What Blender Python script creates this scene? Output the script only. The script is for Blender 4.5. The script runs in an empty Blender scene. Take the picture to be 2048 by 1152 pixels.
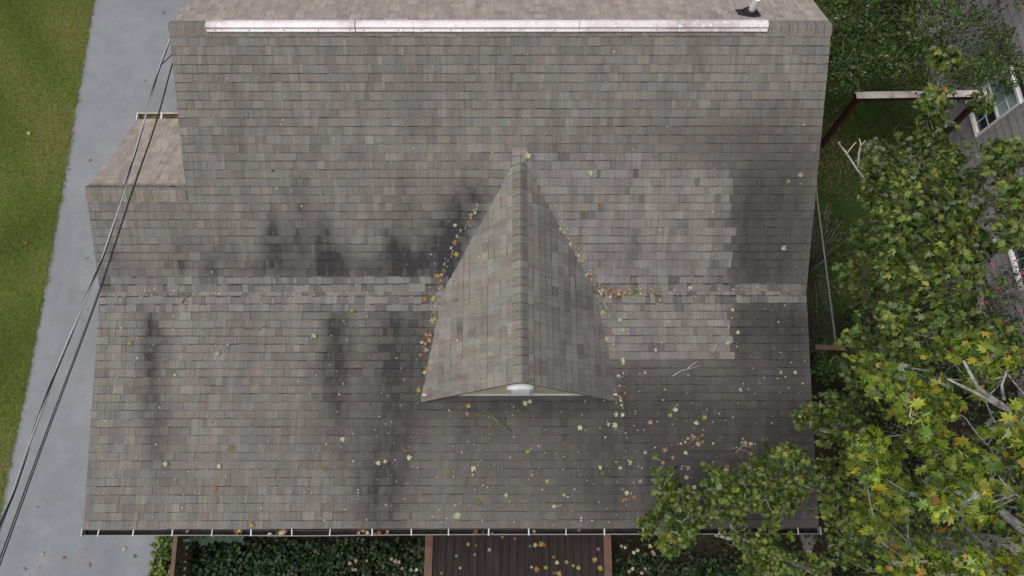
import bpy, math, random
import numpy as np
from mathutils import Vector, Matrix
random.seed(7)
rng = np.random.default_rng(7)
S = bpy.context.scene
COL = S.collection

# ------------------------------------------------------------------ camera, light
HC, TH, ROLL, FPX = 13.65, 0.2881, 0.0078, 1391.4     # camera height, tilt from straight down, roll, focal length in 2048-px units
cam = bpy.data.objects.new('camera', bpy.data.cameras.new('camera'))
COL.objects.link(cam)
cam.data.sensor_width = 36
cam.data.lens = FPX * 36 / 2048
cam.data.clip_end = 500
CR = Matrix.Rotation(TH, 3, 'X') @ Matrix.Rotation(ROLL, 3, 'Z')
cam.matrix_world = Matrix.Translation((0, 0, HC)) @ CR.to_4x4()
S.camera = cam
S.render.resolution_x, S.render.resolution_y = 1024, 576

SUN_EL, SUN_AZ = 72, 262         # degrees; azimuth clockwise from +Y
W = bpy.data.worlds.new('World'); S.world = W; W.use_nodes = True
nt = W.node_tree
sky = nt.nodes.new('ShaderNodeTexSky'); sky.sky_type = 'NISHITA'; sky.sun_disc = False
sky.sun_elevation = math.radians(SUN_EL); sky.sun_rotation = math.radians(SUN_AZ)
sky.air_density = 1.0; sky.dust_density = 6.0; sky.ozone_density = 1.0
bg = nt.nodes['Background']; bg.inputs['Strength'].default_value = 0.12
hs = nt.nodes.new('ShaderNodeHueSaturation'); hs.inputs['Saturation'].default_value = .38      # an overcast sky is nearly white
nt.links.new(sky.outputs[0], hs.inputs['Color']); nt.links.new(hs.outputs[0], bg.inputs['Color'])
sl = bpy.data.lights.new('sun', 'SUN'); sl.energy = 1.2; sl.angle = math.radians(40); sl.color = (1, .95, .88)
so = bpy.data.objects.new('sun', sl); COL.objects.link(so)
az, el = math.radians(SUN_AZ), math.radians(SUN_EL)
sd = Vector((math.sin(az) * math.cos(el), math.cos(az) * math.cos(el), math.sin(el)))
so.rotation_euler = sd.to_track_quat('Z', 'Y').to_euler(); so.location = (0, 0, 40)
vs = S.view_settings
vs.view_transform = 'Standard'; vs.look = 'None'; vs.gamma = 1; vs.exposure = 0.12
S.cycles.max_bounces = 6

CRn = np.array(CR)
def img(x, y, z=0.0):
    "the point at height z seen at pixel (x, y) of the photograph"
    d = CR @ Vector(((x - 1024) / FPX, -(y - 576) / FPX, -1))
    t = (z - HC) / d.z
    return Vector((d.x * t, d.y * t, z))
def pix(P):
    "pixel positions of world points (n,3)"
    Q = (np.asarray(P, float) - np.array([0, 0, HC])) @ CRn
    return np.stack([1024 + Q[:, 0] / -Q[:, 2] * FPX, 576 - Q[:, 1] / -Q[:, 2] * FPX], 1)

# ------------------------------------------------------------------ helpers
def tag(o, label=None, cat=None, group=None, kind=None):
    if label: o['label'] = label
    if cat: o['category'] = cat
    if group: o['group'] = group
    if kind: o['kind'] = kind
    return o
def empty(name, loc, rz=0, parent=None):
    o = bpy.data.objects.new(name, None); COL.objects.link(o); o.location = loc; o.rotation_euler = (0, 0, rz)
    o.empty_display_size = .3
    if parent: o.parent = parent
    return o
class MB:
    def __init__(s): s.v = []; s.f = []; s.m = []; s.smooth = []
    def poly(s, pts, m=0, sm=False):
        b = len(s.v); s.v += [tuple(p) for p in pts]; s.f.append(tuple(range(b, b + len(pts)))); s.m.append(m); s.smooth.append(sm)
    def hexa(s, a, b, m=0):
        "a, b: bottom and top rings of the same number of points"
        n = len(a); k = len(s.v); s.v += [tuple(p) for p in a] + [tuple(p) for p in b]
        fs = [tuple(range(k + n - 1, k - 1, -1)), tuple(range(k + n, k + 2 * n))]
        for i in range(n):
            j = (i + 1) % n; fs.append((k + i, k + j, k + n + j, k + n + i))
        s.f += fs; s.m += [m] * len(fs); s.smooth += [False] * len(fs)
    def box(s, x0, x1, y0, y1, z0, z1, m=0):
        s.hexa([(x0, y0, z0), (x1, y0, z0), (x1, y1, z0), (x0, y1, z0)], [(x0, y0, z1), (x1, y0, z1), (x1, y1, z1), (x0, y1, z1)], m)
    def beam(s, p, q, w, h, up=(0, 0, 1), m=0):
        p, q = Vector(p), Vector(q); d = (q - p).normalized(); up = Vector(up)
        side = d.cross(up)
        if side.length < 1e-4: side = d.cross(Vector((0, 1, 0)))
        side.normalize(); u = side.cross(d).normalized()
        r = [(-w / 2, -h / 2), (w / 2, -h / 2), (w / 2, h / 2), (-w / 2, h / 2)]
        s.hexa([p + side * a + u * b for a, b in r], [q + side * a + u * b for a, b in r], m)
    def tube(s, pts, rad, n=6, m=0, cap=True):
        pts = [Vector(p) for p in pts]; N = len(pts)
        if not hasattr(rad, '__len__'): rad = [rad] * N
        k = len(s.v); ref = None
        for i, p in enumerate(pts):
            d = (pts[min(i + 1, N - 1)] - pts[max(i - 1, 0)]).normalized()
            if ref is None:
                ref = d.orthogonal().normalized()
            ref = (ref - d * ref.dot(d)).normalized(); w = d.cross(ref)
            for j in range(n):
                a = 2 * math.pi * j / n
                s.v.append(tuple(p + (ref * math.cos(a) + w * math.sin(a)) * rad[i]))
        for i in range(N - 1):
            for j in range(n):
                j2 = (j + 1) % n
                s.f.append((k + i * n + j, k + i * n + j2, k + (i + 1) * n + j2, k + (i + 1) * n + j)); s.m.append(m); s.smooth.append(True)
        if cap:
            s.f.append(tuple(k + j for j in range(n))[::-1]); s.f.append(tuple(k + (N - 1) * n + j for j in range(n)))
            s.m += [m, m]; s.smooth += [False, False]
    def build(s, name, mats, parent=None, loc=None):
        me = bpy.data.meshes.new(name)
        me.from_pydata(s.v, [], s.f)
        if not isinstance(mats, (list, tuple)): mats = [mats]
        for m in mats: me.materials.append(m)
        me.polygons.foreach_set('material_index', s.m); me.polygons.foreach_set('use_smooth', s.smooth)
        me.update()
        o = bpy.data.objects.new(name, me); COL.objects.link(o)
        if parent: o.parent = parent
        if loc is not None: o.location = loc
        return o
def attr(me, name, typ, dom, data):
    a = me.attributes.new(name, typ, dom)
    a.data.foreach_set('color' if typ == 'FLOAT_COLOR' else 'vector' if typ == 'FLOAT_VECTOR' else 'value', np.asarray(data, np.float32).ravel())
def raw(name, V, F, mat, parent=None, smooth=False):
    "mesh from arrays: V (n,3), F (m,k)"
    me = bpy.data.meshes.new(name); V = np.asarray(V, np.float32); F = np.asarray(F, np.int32); k = F.shape[1]
    me.vertices.add(len(V)); me.vertices.foreach_set('co', V.ravel())
    me.loops.add(F.size); me.loops.foreach_set('vertex_index', F.ravel())
    me.polygons.add(len(F)); me.polygons.foreach_set('loop_start', np.arange(0, F.size, k, dtype=np.int32))
    me.polygons.foreach_set('use_smooth', np.full(len(F), smooth))
    me.update(calc_edges=True); me.materials.append(mat)
    o = bpy.data.objects.new(name, me); COL.objects.link(o)
    if parent: o.parent = parent
    return o

# ------------------------------------------------------------------ materials
class NT:
    def __init__(s, name):
        s.mat = bpy.data.materials.new(name); s.mat.use_nodes = True; s.t = s.mat.node_tree
        s.b = s.t.nodes['Principled BSDF']; s.out = s.t.nodes['Material Output']
    def n(s, t, **kw):
        x = s.t.nodes.new(t)
        for k, v in kw.items(): setattr(x, k, v)
        return x
    def l(s, a, b): s.t.links.new(a, b)
    def setin(s, sock, v):
        if hasattr(v, 'is_output'): s.l(v, sock)
        elif v is not None: sock.default_value = v if not (isinstance(v, tuple) and len(v) == 3 and len(sock.default_value) == 4) else (*v, 1)
    def coord(s, which='Object', scale=None):
        c = s.n('ShaderNodeTexCoord').outputs[which]
        if scale:
            m = s.n('ShaderNodeMapping'); s.l(c, m.inputs[0]); m.inputs['Scale'].default_value = scale; return m.outputs[0]
        return c
    def noise(s, vec, scale, detail=4, rough=.55, col=False):
        x = s.n('ShaderNodeTexNoise'); s.l(vec, x.inputs['Vector'])
        x.inputs['Scale'].default_value = scale; x.inputs['Detail'].default_value = detail; x.inputs['Roughness'].default_value = rough
        return x.outputs['Color' if col else 'Fac']
    def ramp(s, fac, stops):
        x = s.n('ShaderNodeValToRGB'); s.l(fac, x.inputs[0]); e = x.color_ramp.elements
        while len(e) < len(stops): e.new(.5)
        for q, (p, c) in zip(e, stops): q.position = p; q.color = (*c, 1) if len(c) == 3 else c
        return x.outputs[0]
    def mr(s, v, a, b, c, d):
        x = s.n('ShaderNodeMapRange'); s.l(v, x.inputs[0])
        for i, q in enumerate((a, b, c, d)): x.inputs[i + 1].default_value = q
        return x.outputs[0]
    def math(s, op, a, b=None):
        x = s.n('ShaderNodeMath', operation=op); s.setin(x.inputs[0], a)
        if b is not None: s.setin(x.inputs[1], b)
        return x.outputs[0]
    def mix(s, fac, a, b, mode='MIX'):
        x = s.n('ShaderNodeMix', data_type='RGBA', blend_type=mode)
        s.setin(x.inputs[0], fac); s.setin(x.inputs[6], a); s.setin(x.inputs[7], b)
        return x.outputs[2]
    def at(s, name, o='Fac'): return s.n('ShaderNodeAttribute', attribute_name=name).outputs[o]
    def bump(s, h, strength=.3, dist=.01):
        x = s.n('ShaderNodeBump'); s.l(h, x.inputs['Height']); x.inputs['Strength'].default_value = strength; x.inputs['Distance'].default_value = dist
        s.l(x.outputs[0], s.b.inputs['Normal'])
    def done(s, col, rough=.8, metal=0, spec=.3):
        s.setin(s.b.inputs['Base Color'], col); s.setin(s.b.inputs['Roughness'], rough); s.setin(s.b.inputs['Metallic'], metal)
        s.b.inputs['Specular IOR Level'].default_value = spec
        return s.mat
def simple(name, col, rough=.7, var=.25, scale=6, bump=.15, metal=0, spec=.3, dirt=None, dscale=1.5, stretch=None):
    m = NT(name); c = m.coord('Object', stretch)
    n1 = m.noise(c, scale, 5)
    lo = tuple(x * (1 - var) for x in col); hi = tuple(min(1, x * (1 + var)) for x in col)
    k = m.ramp(n1, [(.3, lo), (.7, hi)])
    if dirt:
        f = m.mr(m.noise(c, dscale, 6, .65), .48, .68, 0, .85); k = m.mix(f, k, dirt)
    if bump: m.bump(m.noise(c, scale * 6, 3), bump, .01)
    return m.done(k, rough, metal, spec)

def shingle_mat():
    m = NT('weathered_asphalt_shingle')
    uv = m.at('suv', 'Vector')
    tint = m.at('tint', 'Color'); stain = m.at('stain'); edge = m.at('edge')
    gran = m.noise(uv, 160, 2, .8)
    st = m.n('ShaderNodeMapping'); m.l(uv, st.inputs[0]); st.inputs['Scale'].default_value = (26, 1.6, 1)
    fine = m.noise(st.outputs[0], 1.0, 4, .6)
    st2 = m.n('ShaderNodeMapping'); m.l(uv, st2.inputs[0]); st2.inputs['Scale'].default_value = (6.5, .5, 1)
    wide = m.noise(st2.outputs[0], 1.0, 5, .6)
    blot = m.noise(uv, 1.1, 5, .6)
    c = m.mix(1, tint, m.ramp(gran, [(.25, (.58,) * 3), (.75, (1.42,) * 3)]), 'MULTIPLY')
    c = m.mix(1, c, m.ramp(m.noise(uv, 34, 3, .7), [(.3, (.86,) * 3), (.7, (1.14,) * 3)]), 'MULTIPLY')
    c = m.mix(1, c, m.ramp(fine, [(.25, (.84,) * 3), (.75, (1.14,) * 3)]), 'MULTIPLY')
    c = m.mix(1, c, m.ramp(wide, [(.3, (.84, .84, .85)), (.7, (1.12, 1.12, 1.1))]), 'MULTIPLY')
    c = m.mix(1, c, m.ramp(blot, [(.3, (.88, .88, .9)), (.7, (1.1, 1.09, 1.07))]), 'MULTIPLY')
    # algae stain: streaky, broken up by the noise
    k = m.math('MULTIPLY', stain, m.math('ADD', m.mr(wide, .3, .68, .3, .95), m.mr(fine, .3, .7, .1, .5)))
    k = m.math('MULTIPLY', k, m.mr(m.noise(uv, 9, 4, .7), .3, .7, .75, 1.2))
    k = m.math('MINIMUM', m.math('MULTIPLY', k, 1.2), .9)
    c = m.mix(k, c, (.028, .028, .032))
    k2 = m.math('MULTIPLY', m.at('soil_and_shade'), m.mr(wide, .3, .7, .75, 1.2)); k2 = m.math('MULTIPLY', k2, m.mr(blot, .3, .7, .8, 1.15))
    c = m.mix(m.math('MINIMUM', k2, .85), c, (.036, .035, .035))  # soiling, with the shade below the dormer gable painted in
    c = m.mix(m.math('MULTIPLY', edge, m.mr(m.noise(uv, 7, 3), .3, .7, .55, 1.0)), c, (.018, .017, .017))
    m.bump(gran, .5, .004)
    return m.done(c, .93, 0, .15)
def leaf_mat(name, trans=.3, rough=.5):
    m = NT(name); c = m.at('tint', 'Color')
    n1 = m.noise(m.coord('Object'), 22, 3)
    c = m.mix(1, c, m.ramp(n1, [(.3, (.8, .82, .8)), (.7, (1.18, 1.15, 1.1))]), 'MULTIPLY')
    m.done(c, rough, 0, .4)
    tr = m.n('ShaderNodeBsdfTranslucent'); m.l(c, tr.inputs[0])
    mx = m.n('ShaderNodeMixShader'); mx.inputs[0].default_value = trans
    m.l(m.b.outputs[0], mx.inputs[1]); m.l(tr.outputs[0], mx.inputs[2]); m.l(mx.outputs[0], m.out.inputs[0])
    return m.mat
def bark_mat(name, a, b):
    m = NT(name); c = m.coord('Object')
    k = m.ramp(m.noise(c, 14, 6, .7), [(.35, a), (.6, b)]); m.bump(m.noise(c, 40, 4), .4, .01)
    return m.done(k, .9)
M_SH = shingle_mat()
M_LEAF = leaf_mat('maple_leaf', .16, .4); M_SMALL = leaf_mat('small_leaf', .25); M_DRY = leaf_mat('dry_leaf', .15, .75); M_GRASS = leaf_mat('grass_blade', .3, .7)
M_BARK = bark_mat('pale_bark', (.10, .095, .085), (.34, .34, .31)); M_BARK2 = bark_mat('grey_bark', (.06, .05, .04), (.2, .18, .15))
M_DEAD = bark_mat('bare_wood', (.25, .24, .2), (.5, .48, .42))
M_TWIG = bark_mat('twig_wood', (.08, .06, .045), (.24, .2, .16))
M_WALL = simple('cream_siding', (.5, .46, .36), .6, .08)
M_FASCIA = simple('white_trim', (.62, .6, .56), .55, .1, dirt=(.25, .22, .18), dscale=3)
M_WOODDECK = None
def lap_mat(name, col, pitch, dark=.55):
    "lap siding: the pitch is carried by geometry; colour only weathers"
    return simple(name, col, .6, .1, 9, .1, dirt=tuple(x * dark for x in col), dscale=2.2)
M_GABLE = lap_mat('cream_lap_siding', (.58, .52, .38), .1, .6)
M_VENTW = simple('white_vinyl', (.66, .68, .7), .45, .06, 5, .05, dirt=(.5, .51, .52), dscale=5)
M_GUTTER = simple('mauve_grey_aluminium', (.2, .18, .19), .6, .12, 4, .05, 0, .3, dirt=(.14, .12, .11), dscale=3)
M_GUT_IN = simple('gutter_grime', (.02, .018, .016), .95, .5, 12, .4)
M_HANG = simple('white_hanger', (.52, .52, .54), .4, .08)
M_GUT2 = simple('cream_aluminium', (.46, .42, .31), .5, .1, 5, .05, dirt=(.12, .09, .06), dscale=5)
M_PVC = simple('white_pvc', (.78, .76, .72), .4, .05, 4, 0)
M_RUB = simple('black_rubber', (.02, .02, .022), .7, .3, 10, .2)
M_SCREW = simple('dark_screw', (.03, .028, .026), .5, .2)
M_UNDER = simple('roof_deck_wood', (.16, .12, .09), .9, .2)
def vent_metal():
    m = NT('weathered_white_metal'); c = m.coord('Object')
    n1 = m.noise(c, .55, 6, .6); n2 = m.noise(c, 14, 5, .7)
    k = m.ramp(n1, [(.36, (.72, .69, .7)), (.5, (.66, .61, .62)), (.62, (.45, .37, .38))])
    k = m.mix(m.mr(n2, .52, .66, 0, .8), k, (.8, .8, .82))
    k = m.mix(m.mr(m.noise(c, 16, 6, .75), .58, .68, 0, .7), k, (.12, .11, .11))
    return m.done(k, .5, .1, .4)
M_RV = vent_metal()

# ------------------------------------------------------------------ house frame (metres, camera-centred, turned by HY)
HY = 0.0097; SC = .914
def sc(*a): return [x * SC for x in a]
YA, ZA, RUN1, RUN2, XL, XM, ZR, XR0, YF, CW, YH = sc(-.5437, -12.1962, 3.9014, 3.782, -7.0707, -5.4044, -10.3885, .1604, 1.529, 1.4663, 1.9647)
XR = XL + 12.19 * SC; CW += .045; YF += .022
AP, CO = .055, -.055      # the rake leans back from its feet to its peak
P1, P2, PD, PB = .1675, .5133, .7171, .5041
HX0, HY0 = (XL + XR) / 2, 3.0
YB = YA + RUN1; ZB = ZA + RUN1 * math.tan(P1); YR = YB + RUN2; ZRG = ZB + RUN2 * math.tan(P2)
YC = YB + CW; ZC = ZB + CW * math.tan(P2)
cH, sH = math.cos(HY), math.sin(HY)
def L(x, y, z): return Vector((x - HX0, y - HY0, z + HC))      # frame -> house local
def Wd(x, y, z): return Vector((x * cH - y * sH, x * sH + y * cH, z + HC))   # frame -> world
def loc2world(P):
    P = np.asarray(P, float); x = P[:, 0] + HX0; y = P[:, 1] + HY0
    return np.stack([x * cH - y * sH, x * sH + y * cH, P[:, 2]], 1)
house = empty('house', Wd(HX0, HY0, -HC), HY)
tag(house, 'house seen from above with stained grey brown shingle roof and a small front dormer', 'house')

# stains, painted gable shade and newer patches, noted where they lie on the roof (photograph pixels of the roof surface)
STREAKS = [(800, 700, 40, 80, .5), (770, 960, 38, 90, .5), (668, 700, 22, 90, .5), (302, 740, 14, 110, .4), (545, 520, 24, 34, .5), (610, 500, 24, 50, .4), (745, 540, 30, 20, .5), (500, 540, 30, 14, .3),  # x, y, half width, half height, strength
    (598, 395, 14, 48, .55), (545, 475, 13, 42, .75), (650, 500, 16, 45, .6), (672, 530, 20, 25, .85), (812, 400, 16, 55, .35), (788, 515, 14, 38, .95), (822, 530, 26, 28, .9),
    (912, 430, 15, 45, .8), (895, 500, 26, 50, .9), (945, 390, 14, 36, .65), (880, 545, 28, 20, .75), (358, 505, 12, 34, .4), (225, 510, 10, 20, .4), (455, 510, 10, 34, .28), (580, 500, 50, 40, .25),
    (730, 530, 60, 26, .4), (620, 540, 60, 18, .35), (840, 480, 50, 60, .25), (405, 530, 30, 25, .2), (250, 540, 24, 18, .25),
    (302, 672, 10, 48, .85), (308, 780, 20, 95, .42), (320, 890, 26, 90, .3), (672, 665, 16, 46, .75), (668, 750, 26, 80, .55), (640, 860, 26, 70, .3), (795, 680, 26, 60, .45), (812, 780, 34, 80, .55),
    (780, 880, 36, 110, .62), (760, 1000, 40, 50, .5), (850, 720, 34, 60, .45), (720, 960, 40, 90, .35), (700, 830, 60, 120, .18), (560, 900, 60, 120, .12), (845, 630, 24, 30, .4),
    (1000, 840, 150, 34, .5), (1090, 815, 120, 14, .5), (960, 930, 110, 120, .22), (1090, 930, 110, 120, .3), (1230, 930, 90, 120, .5), (800, 850, 75, 190, .4), (690, 700, 60, 90, .16), (1040, 812, 170, 18, .7), (1490, 450, 62, 125, .45), (1440, 900, 200, 150, .42), (1430, 880, 230, 140, .28), (1560, 680, 100, 70, .3), (1100, 960, 200, 110, .2), (1250, 790, 30, 70, .5), (1215, 985, 30, 60, .35),  # broad marks below the gable: moss plus a painted contact shadow
    (1390, 830, 150, 105, .52), (1560, 800, 90, 180, .55), (1520, 650, 45, 60, .6), (1590, 660, 40, 50, .35), (1420, 980, 180, 100, .52), (1330, 790, 80, 60, .4), (1560, 1000, 100, 80, .4),
    (1545, 450, 100, 125, .42), (1545, 640, 90, 50, .3), (1510, 440, 50, 105, .6), (1505, 520, 50, 40, .5), (1580, 430, 44, 110, .5), (1600, 330, 40, 40, .3), (1420, 280, 120, 46, .3), (1560, 270, 90, 60, .26), (1100, 300, 90, 14, .2),
    (1255, 250, 10, 40, .25), (740, 140, 10, 40, .14), (1385, 85, 8, 14, .5), (860, 250, 12, 60, .12), (1200, 150, 14, 60, .12), (1530, 120, 16, 40, .12), (480, 300, 14, 60, .1), (1050, 130, 30, 60, .1)]
_r = random.Random(3)
for lo, hi, yb_, n_ in ((525, 700, 552, 12), (770, 900, 552, 14), (330, 480, 550, 7), (870, 985, 0, 9)):      # ragged runs that end at the roof break
    for _ in range(n_):
        x_ = _r.uniform(lo, hi); b_ = _r.uniform(18, 62) * (1 if hi > 500 else .6); y_ = (yb_ if yb_ else 560 - (x_ - 870) * 1.35) - b_ * .75; STREAKS.append((x_, y_, _r.uniform(3, 7), b_, _r.uniform(.3, .7)))
for lo, hi, y0_, n_ in ((285, 325, 640, 5), (640, 700, 632, 7), (730, 865, 640, 16), (1470, 1610, 625, 10), (860, 1000, 830, 6)):
    for _ in range(n_):
        b_ = _r.uniform(40, 130); STREAKS.append((_r.uniform(lo, hi), y0_ + b_ * .9, _r.uniform(4, 9), b_, _r.uniform(.2, .5)))
DSTREAKS = [(915, 662, 34, 5, .55), (895, 737, 26, 5, .55), (960, 640, 40, 6, .2), (870, 775, 22, 30, .2), (930, 790, 60, 12, .25), (1010, 720, 30, 8, .15), (1065, 700, 8, 60, .15), (1180, 770, 40, 30, .2)]
def stain_shade_at(P, dormer=False, broad=False):
    q = pix(P); s = np.zeros(len(q))
    for x, y, a, b, k in (DSTREAKS if dormer else STREAKS):
        if (a > 40) != broad: continue
        d = ((q[:, 0] - x) / a) ** 2 + ((q[:, 1] - y) / b) ** 2
        s = 1 - (1 - s) * (1 - k * np.exp(-d * .75))
    if not dormer:
        pass
    return s
def patch_at(P):
    q = pix(P); x, y = q[:, 0], q[:, 1]
    r = (x < 900) & (y > 553) & (y < 622)
    r |= (x > 1050) & (x < 1312) & (y > 311) & (y < 332)
    r |= (x > 1060) & (x < 1461) & (y >= 331) & (y < 582)
    r |= (x > 1180) & (y > 572) & (y < 606)
    r |= (x > 1190) & (x < 1461) & (y > 600) & (y < 714)
    r |= (x > 960) & (x < 1012) & (y > 294) & (y < 308)
    return r
OLD = np.array([.965, .975, 1.01]) * np.array([(.186, .172, .152), (.180, .175, .158), (.162, .148, .136), (.172, .161, .145), (.170, .150, .139), (.166, .168, .157), (.200, .188, .162)])
NEW = np.array([.91, .915, .905]) * np.array([(.205, .196, .190), (.190, .182, .178), (.215, .208, .203), (.178, .168, .165)])
BACK = np.array([(.30, .265, .245), (.285, .245, .228), (.315, .28, .255), (.265, .225, .21), (.31, .283, .26)])  # less stained tones, with the brighter light on the back slopes painted in
DORM = np.array([(.225, .207, .180), (.205, .201, .180), (.195, .174, .158), (.21, .196, .172), (.2, .172, .156), (.212, .216, .203)])
EXPO = .127
def shingles(name, O, U, V, u0, u1, nrows, parent, kind='old', wmin=.05, wmax=.19, slab=None, start=0, vmax=99):
    "courses of laminated tabs on the plane O + u U + v V; each tab is a thin wedge with its own tint"
    O, U, V = Vector(O), Vector(U).normalized(), Vector(V).normalized(); N = U.cross(V).normalized()
    verts, faces, tint, edge, suv = [], [], [], [], []
    rr = random.Random(len(name) * 31 + nrows)
    for r in range(start, nrows):
        a = u0(r) if callable(u0) else u0; b = u1(r) if callable(u1) else u1
        u = a - rr.uniform(0, .1); v0 = r * EXPO; v1 = v0 + EXPO
        v0w = rr.uniform(-.003, .003)
        if v0 > vmax - .02: break
        tooth = rr.random() < .5
        while u < b - .005:
            w = rr.uniform(wmin, wmax) * (1.7 if rr.random() < .12 else 1); ua, ub = max(u, a), min(u + w, b); u += w
            tooth = (not tooth) if rr.random() < .8 else tooth
            if ub - ua < .012: continue
            t = .006 + (.0045 if tooth else 0); g = .0012
            joint = rr.random() < .18
            if joint: ub -= .0035
            e = .009 + rr.uniform(-.004, .005)
            vb = v0 + v0w + rr.uniform(-.003, .003) + .0045 * math.sin(u * 1.9 + r * 2.3) * math.sin(u * .6 + r)
            k = len(verts)
            for uu in (ua, ub):
                for vv, h in ((vb, -.001), (vb, t), (min(v1 - e, vmax - .001), t * .35 + .0005), (min(v1 + .012, vmax), .0004)):
                    verts.append(tuple(O + U * uu + V * vv + N * h)); suv.append((uu, vv, 0))
            faces += [(k, k + 4, k + 5, k + 1), (k + 1, k + 5, k + 6, k + 2), (k + 2, k + 6, k + 7, k + 3), (k, k + 1, k + 2, k + 3), (k + 4, k + 7, k + 6, k + 5)]
            edge += [.9, 0, (rr.uniform(.6, .92) if rr.random() > .15 else .3) * (.3 if kind == 'back' else 1), .5, .5]  # top strip paints in the shadow and dirt line below the next course
            cu, cv = (ua + ub) / 2, (v0 + v1) / 2
            tint.append((tuple(O + U * cu + V * cv), tooth, rr.random(), rr.random(), rr.random()))
    verts = np.array(verts); cen = np.array([t[0] for t in tint]); wc = loc2world(cen)
    R = np.array([t[1:] for t in tint])
    if kind == 'dormer_right': pm = pix(wc)[:, 0] > 1082
    elif kind == 'old': pm = patch_at(wc)
    else: pm = np.zeros(len(cen), bool)
    pal = {'old': OLD, 'back': BACK}.get(kind, DORM)
    pal = pal.mean(0) + (pal - pal.mean(0)) * .72
    c = pal[(R[:, 1] * len(pal)).astype(int)] * (.92 + .16 * R[:, 2:3])
    c = c * np.where(R[:, :1] > .5, 1.035, .955)
    c2 = NEW[(R[:, 1] * len(NEW)).astype(int)] * (.92 + .16 * R[:, 2:3])
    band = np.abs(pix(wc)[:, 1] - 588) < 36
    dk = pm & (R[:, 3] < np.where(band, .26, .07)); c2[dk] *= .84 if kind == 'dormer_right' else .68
    c = np.where(pm[:, None], c2, c)
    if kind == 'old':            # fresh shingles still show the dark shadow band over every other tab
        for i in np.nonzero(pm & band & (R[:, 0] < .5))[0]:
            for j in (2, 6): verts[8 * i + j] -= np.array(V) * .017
    me = bpy.data.meshes.new(name); nb = len(verts)
    me.from_pydata(verts.tolist() + ([tuple(p) for p in slab[0]] if slab else []), [], faces + ([tuple(i + nb for i in f) for f in slab[1]] if slab else []))
    me.materials.append(M_SH); me.materials.append(M_UNDER)
    nf = len(faces); mi = np.zeros(len(me.polygons), np.int32); mi[nf:] = 1
    me.polygons.foreach_set('material_index', mi)
    ns = len(me.vertices) - nb
    cc = np.concatenate([np.repeat(np.c_[c, np.ones(len(c))], 8, 0), np.ones((ns, 4))])
    attr(me, 'tint', 'FLOAT_COLOR', 'POINT', cc)
    st = stain_shade_at(loc2world(verts), kind.startswith('dormer')) if kind != 'back' else np.zeros(nb)
    so_ = stain_shade_at(loc2world(verts), kind.startswith('dormer'), True) if kind != 'back' else np.zeros(nb)
    if kind != 'back':      # each tab holds the stain a little differently, so runs break at the courses
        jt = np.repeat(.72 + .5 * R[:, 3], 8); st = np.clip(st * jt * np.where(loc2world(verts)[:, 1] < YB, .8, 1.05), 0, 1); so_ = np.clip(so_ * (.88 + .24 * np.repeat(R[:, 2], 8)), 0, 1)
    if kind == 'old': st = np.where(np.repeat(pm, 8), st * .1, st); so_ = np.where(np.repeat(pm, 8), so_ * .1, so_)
    attr(me, 'stain', 'FLOAT', 'POINT', np.concatenate([st, np.zeros(ns)]))
    attr(me, 'soil_and_shade', 'FLOAT', 'POINT', np.concatenate([so_, np.zeros(ns)]))
    attr(me, 'suv', 'FLOAT_VECTOR', 'POINT', np.concatenate([np.array(suv), np.zeros((ns, 3))]))
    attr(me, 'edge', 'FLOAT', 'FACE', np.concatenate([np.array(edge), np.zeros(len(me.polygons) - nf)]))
    me.update()
    o = bpy.data.objects.new(name, me); COL.objects.link(o); o.parent = parent
    return o
def slabmesh(c, N, th=.1, inset=.004):
    "thick sheet under four corners c (counter-clockwise from above)"
    N = Vector(N); t = [Vector(p) - N * inset for p in c]; b = [Vector(p) - N * (inset + th) for p in c]
    n = len(c)
    return (t + b, [tuple(range(n)), tuple(range(2 * n - 1, n - 1, -1))] + [(i + n, (i + 1) % n + n, (i + 1) % n, i) for i in range(n)])
def nrm(p): return Vector((0, -math.sin(p), math.cos(p)))
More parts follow.
